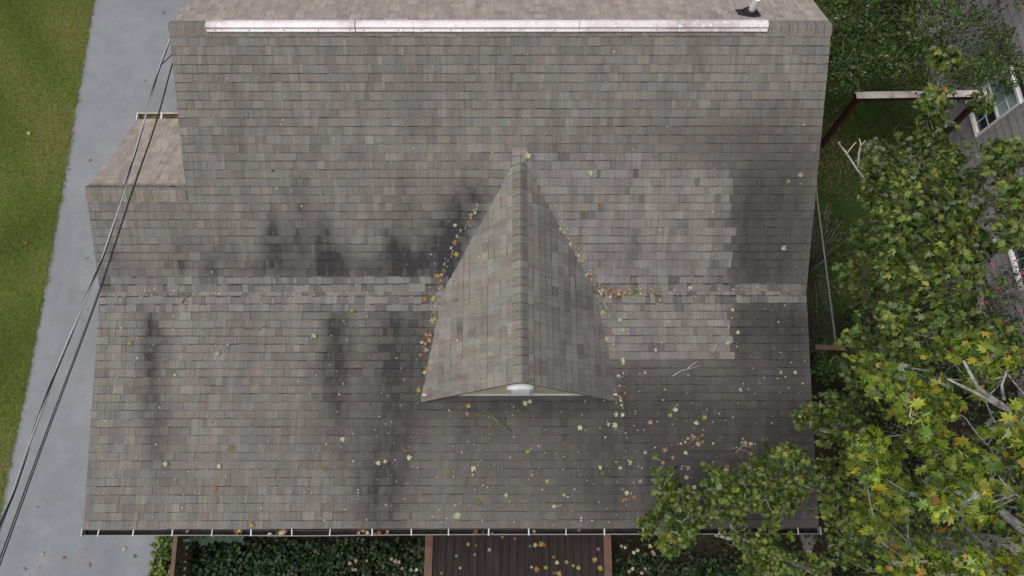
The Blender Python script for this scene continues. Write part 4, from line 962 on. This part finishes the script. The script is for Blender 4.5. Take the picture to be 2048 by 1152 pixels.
for a, ww, zz, hh in wins:
    m = MB(); f = .055
    m.hexa([NP(a, zz, -.06), NP(a + ww, zz, -.06), NP(a + ww, zz + f, -.06), NP(a, zz + f, -.06)], [NP(a, zz, .045), NP(a + ww, zz, .045), NP(a + ww, zz + f, .03), NP(a, zz + f, .03)])
    m.hexa([NP(a, zz + hh - f, -.06), NP(a + ww, zz + hh - f, -.06), NP(a + ww, zz + hh, -.06), NP(a, zz + hh, -.06)], [NP(a, zz + hh - f, .03), NP(a + ww, zz + hh - f, .03), NP(a + ww, zz + hh, .03), NP(a, zz + hh, .03)])
    for u in (a, a + ww - f):
        m.hexa([NP(u, zz + f, -.06), NP(u + f, zz + f, -.06), NP(u + f, zz + hh - f, -.06), NP(u, zz + hh - f, -.06)], [NP(u, zz + f, .03), NP(u + f, zz + f, .03), NP(u + f, zz + hh - f, .03), NP(u, zz + hh - f, .03)])
    zm = zz + hh / 2; m.hexa([NP(a + f, zm - .025, -.05), NP(a + ww - f, zm - .025, -.05), NP(a + ww - f, zm + .025, -.05), NP(a + f, zm + .025, -.05)], [NP(a + f, zm - .025, .012), NP(a + ww - f, zm - .025, .012), NP(a + ww - f, zm + .025, .012), NP(a + f, zm + .025, .012)])
    fw = m.build('window', M_WFR, nh)
    for k_, (z0, z1, mt, oo) in enumerate(((zz + f, zm - .025, M_GLASS, -.03), (zm + .025, zz + hh - f, M_SHADE, -.015))):
        m = MB(); m.hexa([NP(a + f, z0, oo - .012), NP(a + ww - f, z0, oo - .012), NP(a + ww - f, z1, oo - .012), NP(a + f, z1, oo - .012)], [NP(a + f, z0, oo), NP(a + ww - f, z0, oo), NP(a + ww - f, z1, oo), NP(a + f, z1, oo)])
        m.build('sash_pane', mt, fw)
        m = MB(); gz = (z0 + z1) / 2; g_ = .009
        m.hexa([NP(a + f, gz - g_, oo + .001), NP(a + ww - f, gz - g_, oo + .001), NP(a + ww - f, gz + g_, oo + .001), NP(a + f, gz + g_, oo + .001)], [NP(a + f, gz - g_, oo + .012), NP(a + ww - f, gz - g_, oo + .012), NP(a + ww - f, gz + g_, oo + .012), NP(a + f, gz + g_, oo + .012)])
        for t_ in (1 / 3, 2 / 3):
            u = a + f + (ww - 2 * f) * t_
            for za, zb_ in ((z0, gz - g_), (gz + g_, z1)):
                m.hexa([NP(u - g_, za, oo + .001), NP(u + g_, za, oo + .001), NP(u + g_, zb_, oo + .001), NP(u - g_, zb_, oo + .001)], [NP(u - g_, za, oo + .013), NP(u + g_, za, oo + .013), NP(u + g_, zb_, oo + .013), NP(u - g_, zb_, oo + .013)])
        m.build('glazing_bar', M_WFR, fw)

# ------------------------------------------------------------------ overhead cables
M_SIL = simple('bare_aluminium', (.55, .56, .58), .4, .15, 30, 0, .5); M_BLK = simple('black_cable_jacket', (.03, .03, .032), .5, .3, 10, 0)
def path(pts, n=120, ext=7):
    P = [img(*p) for p in pts]; d = (P[-1] - P[-2]).normalized(); P.append(P[-1] + d * ext)
    dist = [0]
    for i in range(1, len(P)): dist.append(dist[-1] + (P[i] - P[i - 1]).length)
    t = np.linspace(0, dist[-1], n); A = np.array([tuple(p) for p in P]); 
    out = np.stack([np.interp(t, dist, A[:, k]) for k in range(3)], 1)
    for _ in range(14): out[1:-1] = (out[:-2] + out[1:-1] * 2 + out[2:]) / 4
    return [Vector(p) for p in out]
def heights(pts, z0, z1):
    n = len(pts); y0, y1 = pts[0][1], pts[-1][1]; return [(x, y, z0 + (z1 - z0) * (y - y0) / (y1 - y0) - .25 * math.sin(math.pi * (y - y0) / (y1 - y0))) for x, y in pts]
c1 = path(heights([(352, 52), (338, 84), (320, 132), (290, 236), (241, 408), (201, 528), (122, 716), (62, 878), (27, 985), (2, 1050)], 4.35, 7.2))
cb = empty('service_cable', c1[0]); tag(cb, 'twisted silver and black service cable crossing above the driveway', 'cable', 'overhead cables over the driveway')
def twist(path_, off, ph, rad, pitch):
    out = []; s = 0
    for i, p in enumerate(path_):
        if i: s += (p - path_[i - 1]).length
        d = (path_[min(i + 1, len(path_) - 1)] - path_[max(i - 1, 0)]).normalized(); u = d.orthogonal(); u = Vector((0, 0, 1)).cross(d).normalized(); w = d.cross(u)
        a = 2 * math.pi * s / pitch + ph; out.append(p + (u * math.cos(a) + w * math.sin(a)) * off - c1[0])
    return out
c1d = path(heights([(352, 52), (338, 84), (320, 132), (290, 236), (241, 408), (201, 528), (122, 716), (62, 878), (27, 985), (2, 1050)], 4.35, 7.2), 420)
m = MB(); m.tube(twist(c1d, .003, 0, 0, 1.7), .011, 7); m.build('bare_strand', M_SIL, cb)
m = MB(); m.tube(twist(c1d, .0115, 2.9, 0, 1.7), .0046, 7); m.build('black_strand', M_BLK, cb)
m = MB(); m.tube(twist(c1d, .0125, 3.7, 0, 1.7), .0046, 7); m.build('black_strand', M_BLK, cb)
m = MB(); m.tube([q - c1[0] for q in [img(352, 96, 4.3), img(343, 110, 4.36), img(333, 120, 4.45), img(322, 130, 4.55)]], .008, 6); m.build('drip_loop', M_BLK, cb)
pl = heights([(356, 95), (345, 124), (316, 236), (264, 384), (200, 582), (150, 716), (82, 896), (36, 1024), (1, 1120)], 4.25, 7.0)
c2 = path(pl, 160); cc = empty('telephone_cable', c2[0]); tag(cc, 'pair of straight black cables running side by side above the driveway', 'cable', 'overhead cables over the driveway')
for k_ in (-1, 1):
    m = MB(); pts = []
    for i, p in enumerate(c2):
        f = i / len(c2); pts.append(p - c2[0] + Vector((k_ * (.007 + .012 * f), 0, k_ * .004)))
    m.tube(pts, .0058, 6); m.build('cable_run', M_BLK, cc)

# ------------------------------------------------------------------ fallen leaves, twigs, litter
def roof_point(px, py, lift=.014):
    "point and normal on the front roof (or the ground) under a pixel"
    d = CR @ Vector(((px - 1024) / FPX, -(py - 576) / FPX, -1)); d = Vector((d.x * cH + d.y * sH, -d.x * sH + d.y * cH, d.z))
    o = Vector((0, 0, 0)); best = None
    for y0, z0, p, ya, yb in ((YA, ZA, P1, YA, YB), (YB, ZB, P2, YB, YR)):
        n = nrm(p); t = n.dot(Vector((0, y0, z0)) - o) / n.dot(d); q = d * t
        if ya - .01 <= q.y <= yb + .01 and XL < q.x < XR: best = (q + n * lift, n)
    for sx in (-1, 1):
        n = Vector((sx * math.sin(PD), 0, math.cos(PD))); t = n.dot(Vector((XR0, 0, ZR))) / n.dot(d); q = d * t
        if (q.x - XR0) * sx >= 0 and abs(q.x - XR0) < wD and q.y > YF and best and q.z > best[0].z: best = (q + n * lift, n)
    if best: return Wd(*best[0]), Vector((best[1].x * cH - best[1].y * sH, best[1].x * sH + best[1].y * cH, best[1].z))
    return None
COLS = {'cream': (.5, .47, .33), 'pale green': (.36, .43, .27), 'yellow': (.36, .29, .08), 'olive': (.16, .18, .04), 'orange': (.3, .14, .045), 'brown': (.17, .10, .065), 'tan': (.36, .25, .17), 'pinkish': (.38, .26, .21)}
LM = {}
def leaf_mesh(cname, v):
    key = (cname, v)
    if key not in LM:
        rngc = random.Random(hash_(cname) + v); V0, F0 = leaf_base(MAPLE, (.1, .5, -.6)[v]); V0 = V0.copy(); V0[:, 2] += (.03, .12, .1)[v] * np.sin(V0[:, 0] * (6 + v) + V0[:, 1] * 5); V0[:, 2] -= V0[:, 2].min()
        me = bpy.data.meshes.new('fallen_leaf'); me.from_pydata(V0.tolist(), [], F0.tolist()); me.materials.append(M_DRY)
        attr(me, 'tint', 'FLOAT_COLOR', 'POINT', np.tile(np.array([*COLS[cname], 1.]), (len(V0), 1))); me.update(); LM[key] = me
    return LM[key]
def hash_(s): return sum(ord(c) * (i + 1) for i, c in enumerate(s))
SEEN = {}
def fallen(p, n, cname, size, place, big=None):
    o = bpy.data.objects.new('fallen_leaf', leaf_mesh(cname, random.randrange(3))); COL.objects.link(o)
    q = (n + Vector((random.gauss(0, .12), random.gauss(0, .12), 0))).normalized().to_track_quat('Z', 'Y'); o.rotation_mode = 'QUATERNION'
    from mathutils import Quaternion
    o.rotation_quaternion = q @ Quaternion((0, 0, 1), random.uniform(0, 6.28)); size *= .84; o.location = p; o.scale = (size, size, size)
    tag(o, big or f'fallen {cname} maple leaf lying {place}', 'leaf', f'fallen {cname} leaves {place}')
def on_roof(px, py, cname, size, place, big=None):
    r = roof_point(px, py)
    if r: fallen(r[0], r[1], cname, size, place, big)
LS = [(947, 936, 'cream', .11), (914, 1030, 'pale green', .15), (818, 915, 'cream', .1), (758, 926, 'cream', .1), (770, 923, 'cream', .08), (440, 932, 'cream', .1), (333, 927, 'cream', .1), (685, 878, 'cream', .09), (628, 672, 'pale green', .11), (437, 707, 'pale green', .1), (1055, 312, 'cream', .13), (1180, 346, 'cream', .09), (910, 450, 'cream', .08),
      (1230, 850, 'pale green', .11), (1160, 855, 'cream', .1), (1216, 848, 'cream', .08), (1232, 830, 'pale green', .09), (1260, 925, 'pale green', .09), (1200, 935, 'cream', .08), (1455, 686, 'pale green', .11), (1565, 495, 'pale green', .11), (1120, 460, 'cream', .09), (1408, 835, 'yellow', .1), (1392, 846, 'cream', .09), (1350, 820, 'cream', .1), (1095, 962, 'yellow', .09), (1404, 927, 'yellow', .09), (1488, 930, 'cream', .09), (1540, 905, 'tan', .1),
      (262, 686, 'yellow', .1), (505, 1050, 'yellow', .1), (462, 896, 'olive', .1), (650, 936, 'olive', .09), (895, 942, 'olive', .11), (957, 1004, 'olive', .11), (1055, 904, 'yellow', .08), (1200, 412, 'orange', .1), (850, 598, 'orange', .1), (430, 979, 'orange', .08), (1454, 934, 'orange', .1), (1600, 350, 'tan', .1), (1575, 362, 'yellow', .08), (912, 600, 'olive', .08), (916, 681, 'cream', .05), (1165, 424, 'olive', .08),
      (1225, 577, 'orange', .09), (1240, 640, 'pale green', .1), (1205, 625, 'yellow', .1), (1222, 668, 'orange', .09), (1213, 678, 'cream', .08), (1228, 690, 'pinkish', .09), (1246, 660, 'pale green', .09), (1245, 720, 'cream', .09), (868, 640, 'cream', .1), (866, 598, 'yellow', .1), (913, 508, 'yellow', .1), (874, 550, 'yellow', .1), (855, 738, 'orange', .12), (850, 745, 'cream', .08), (838, 780, 'yellow', .1), (937, 812, 'yellow', .09), (1050, 807, 'cream', .1), (1060, 803, 'cream', .08), (935, 827, 'pinkish', .08),
      (1140, 488, 'cream', .07), (1157, 520, 'pinkish', .08), (1172, 550, 'cream', .08), (1182, 560, 'yellow', .07), (1380, 575, 'cream', .08), (1465, 620, 'cream', .07), (1475, 665, 'cream', .08), (1300, 845, 'pinkish', .09), (1340, 830, 'yellow', .09), (1560, 745, 'pale green', .07), (1590, 745, 'cream', .07), (1480, 780, 'pale green', .08), (1310, 700, 'cream', .07), (1290, 745, 'pinkish', .07), (545, 340, 'orange', .06), (1220, 590, 'yellow', .08), (1250, 586, 'yellow', .09), (1270, 582, 'olive', .09), (1320, 600, 'yellow', .07), (705, 622, 'yellow', .08), (735, 632, 'tan', .06), (350, 750, 'cream', .05),
      (1370, 905, 'cream', .08), (1330, 900, 'tan', .1), (1345, 915, 'tan', .08), (1290, 905, 'pinkish', .07), (1372, 955, 'cream', .09), (1314, 943, 'cream', .07), (1280, 962, 'tan', .08), (1253, 985, 'cream', .09), (1245, 1000, 'orange', .08), (1268, 993, 'orange', .08), (1205, 945, 'olive', .09), (1240, 935, 'cream', .07), (1325, 925, 'pinkish', .08), (1480, 948, 'orange', .09), (1500, 932, 'orange', .08), (1375, 935, 'pinkish', .09), (1012, 990, 'pale green', .09), (1108, 1012, 'cream', .08), (1128, 990, 'yellow', .07)]
def place_of(x, y):
    if y < 580: side = 'left of' if x < 1030 else 'right of'; return f'on the upper slope {side} the dormer'
    if y < 620 and x > 1150: return 'along the roof break right of the dormer'
    if x < 880: return 'on the lower slope left of the dormer'
    if x < 1240 and y > 800: return 'on the shingles below the dormer gable'
    return 'on the lower slope right of the dormer'
for x, y, c, s in LS: on_roof(x, y, c, s, place_of(x, y), 'largest pale green maple leaf on the shingles, just above the gutter' if (x, y) == (914, 1030) else 'cream leaf beside the top of the dormer ridge' if (x, y) == (1055, 312) else None)
def pile(cx, cy, sx, sy, n, cols, place, size=(.035, .078), slant=0):
    for _ in range(n):
        a, b = random.gauss(0, 1), random.gauss(0, 1); c = random.choice(cols)
        r = roof_point(cx + a * sx + b * slant, cy + b * sy, .014 + random.uniform(0, .05) * math.exp(-a * a - b * b))
        if r: fallen(r[0], (r[1] + Vector((random.gauss(0, .25), random.gauss(0, .25), 0))), c, random.uniform(*size), place)
pile(853, 682, 6, 14, 34, ['tan', 'brown', 'tan', 'brown', 'cream', 'pinkish', 'tan', 'orange'], 'in the pile against the left of the dormer', slant=-3)
pile(868, 640, 4, 16, 10, ['cream', 'yellow', 'tan'], 'in the pile against the left of the dormer')
pile(1222, 590, 18, 7, 34, ['tan', 'pinkish', 'brown', 'cream', 'brown', 'tan', 'orange'], 'in the pile at the roof break right of the dormer')
pile(1285, 588, 24, 6, 14, ['tan', 'cream', 'brown', 'yellow'], 'in the pile at the roof break right of the dormer')
pile(1385, 880, 24, 10, 24, ['tan', 'pinkish', 'brown', 'cream', 'brown'], 'in the scattered heap on the lower right slope')
pile(1495, 886, 12, 5, 7, ['tan', 'pinkish', 'cream'], 'in the scattered heap on the lower right slope')
pile(1240, 775, 5, 28, 16, ['tan', 'orange', 'cream', 'pinkish'], 'along the right eave of the dormer')
for i in range(18):
    u = random.random(); on_roof(np.interp(u, [0, .5, 1], [1120, 1160, 1200]) + random.uniform(-2, 8), 460 + u * 120, random.choice(['tan', 'cream', 'pinkish']), random.uniform(.04, .07), 'in the valley right of the dormer')
for i in range(18):
    u = random.random(); vy = random.uniform(405, 583); on_roof(np.interp(vy, [385, 420, 470, 520, 583], [982, 957, 924, 900, 876]) - random.uniform(2, 10), vy, random.choice(['tan', 'cream', 'orange']), random.uniform(.04, .07), 'in the valley left of the dormer')
# in the gutter
for i in range(30):
    px_ = random.choice((random.gauss(470, 8), random.gauss(560, 14), random.gauss(750, 20), random.gauss(960, 14), random.uniform(230, 1280)))
    p = Wd(XL + (XR - XL) * (px_ - ea[0]) / (eb[0] - ea[0]), YA - .03 - random.uniform(-.02, .05), ZA - .05 - random.uniform(.0, .06)); c = random.choice(['brown', 'brown', 'orange', 'tan', 'cream']); fallen(p, Vector((random.gauss(0, .3), random.gauss(0, .3), 1)), c, random.uniform(.05, .1), 'in the front gutter')
# on the walkway
for i in range(22):
    px_, py_ = random.uniform(880, 1205), random.uniform(1070, 1150); c = random.choice(['cream', 'pinkish', 'tan', 'olive', 'yellow', 'pale green']); p = img(px_, py_, DZ + .008); fallen(p, Vector((0, 0, 1)), c, random.uniform(.05, .095), 'on the dark walkway boards')
for px_, py_, c in ((1082, 1088, 'yellow'), (1088, 1090, 'orange'), (1190, 1120, 'yellow'), (1200, 1136, 'yellow'), (1073, 1139, 'orange'), (1118, 1147, 'tan')): fallen(img(px_, py_, DZ + .01), Vector((0, 0, 1)), c, .12, 'on the dark walkway boards')
for px_, py_, c in ((128, 1115, 'orange'), (180, 320, 'orange'), (85, 1108, 'cream'), (178, 1130, 'tan'), (249, 1098, 'cream'), (270, 1112, 'olive'), (77, 1136, 'tan')): fallen(img(px_, py_, .004), Vector((0, 0, 1)), c, random.uniform(.07, .1), 'on the grey driveway')
for px_, py_, c in ((58, 267, 'cream'), (52, 486, 'orange')): fallen(img(px_, py_, .06), Vector((0, 0, 1)), c, .09, 'on the left lawn')
for i in range(22): fallen(img(*random.choice(((random.uniform(690, 850), random.uniform(1110, 1150)), (random.uniform(1240, 1320), random.uniform(1090, 1150)))), .4), Vector((0, 0, 1)), random.choice(['cream', 'tan', 'pinkish']), random.uniform(.06, .1), 'on the ivy beside the walkway')
# specks of petals and seed wings
Vs, Cs = [], []
def speck(px_, py_):
    r = roof_point(px_, py_, .013)
    if not r: return
    p, n = r; a = random.uniform(0, 6.28); u = n.orthogonal(); w = n.cross(u); d = u * math.cos(a) + w * math.sin(a); e = n.cross(d); s = random.uniform(.006, .015); t_ = s * random.uniform(.35, .8)
    Vs.extend([p - d * s, p - e * t_ + n * .004, p + d * s, p + e * t_ + n * .004]); c = random.choice([(.42, .38, .29), (.36, .3, .23), (.5, .47, .37), (.3, .2, .11)]); Cs.extend([(*c, 1)] * 4)
for i in range(270): speck(random.uniform(190, 860), 600 + 440 * random.random() ** .8)
for i in range(150): speck(random.uniform(860, 1280), random.uniform(800, 1050))
for i in range(150): speck(random.uniform(1240, 1610), random.uniform(590, 1000))
for i in range(120): speck(random.uniform(205, 860), random.gauss(585, 5))
for i in range(90): speck(random.uniform(1200, 1600), random.gauss(578, 6))
for i in range(110): speck(random.uniform(380, 1640), random.uniform(100, 560))
for i in range(60): speck(np.interp(405 + i * 4, [385, 420, 470, 520, 583, 650], [982, 957, 924, 900, 876, 868]) - random.uniform(0, 12), 405 + i * 4)
for i in range(60): speck(np.interp(400 + i * 4, [400, 460, 520, 583, 650], [1100, 1130, 1165, 1195, 1212]) + random.uniform(0, 10), 400 + i * 4)
o = raw('seed_litter', np.array([tuple(v) for v in Vs]), np.arange(len(Vs)).reshape(-1, 4), M_DRY); attr(o.data, 'tint', 'FLOAT_COLOR', 'POINT', Cs); tag(o, 'tiny pale seed wings and petals sprinkled over the shingles', 'litter', kind='stuff')
def twig(pts, r, label, mat=M_TWIG, side=()):
    m = MB()
    for chain in [pts] + list(side):
        q = [roof_point(x, y, .02)[0] for x, y in chain]; n = len(q); m.tube(q, [r * (1 - .6 * i / max(1, n - 1)) for i in range(n)], 5)
    o = m.build('fallen_twig', mat); tag(o, label, 'twig', 'twigs on the roof')
twig([(1022, 863), (1000, 845), (985, 835), (965, 829), (940, 826)], .013, 'mossy curved twig lying below the dormer gable', simple('mossy_twig', (.16, .13, .07), .9, .4, 10), [[(1005, 848), (985, 832), (970, 820)], [(1015, 855), (1000, 838)]])
twig([(1345, 752), (1360, 742), (1380, 737), (1405, 729)], .009, 'pale forked twig on the lower slope right of the dormer', M_DEAD, [[(1372, 739), (1388, 726), (1395, 722)]])
twig([(1372, 890), (1392, 876), (1418, 868)], .007, 'thin twig among the dead leaf heap on the lower right slope', M_TWIG, [[(1392, 876), (1404, 884)]])
twig([(1470, 905), (1485, 890), (1510, 884)], .005, 'wiry pale twig right of the dead leaf heap', M_DEAD, [[(1485, 890), (1506, 896)], [(1478, 898), (1500, 905)]])
twig([(1448, 790), (1452, 800), (1458, 808)], .005, 'short straight twig on the dark lower right slope', M_TWIG)
twig([(490, 658), (510, 662), (535, 650)], .006, 'thin dark twig on the lower slope left of the dormer', M_TWIG, [[(510, 662), (525, 659)]])
twig([(1254, 1003), (1264, 985), (1273, 963)], .008, 'brown twig near the gutter beside the low maple branch', M_TWIG)
twig([(1425, 705), (1432, 690), (1428, 682)], .006, 'short twig on the newer grey shingles', M_DEAD)
twig([(365, 606), (370, 596), (378, 592)], .012, 'short dark stub of twig on the roof break at the left', M_TWIG, [[(368, 600), (376, 602)]])
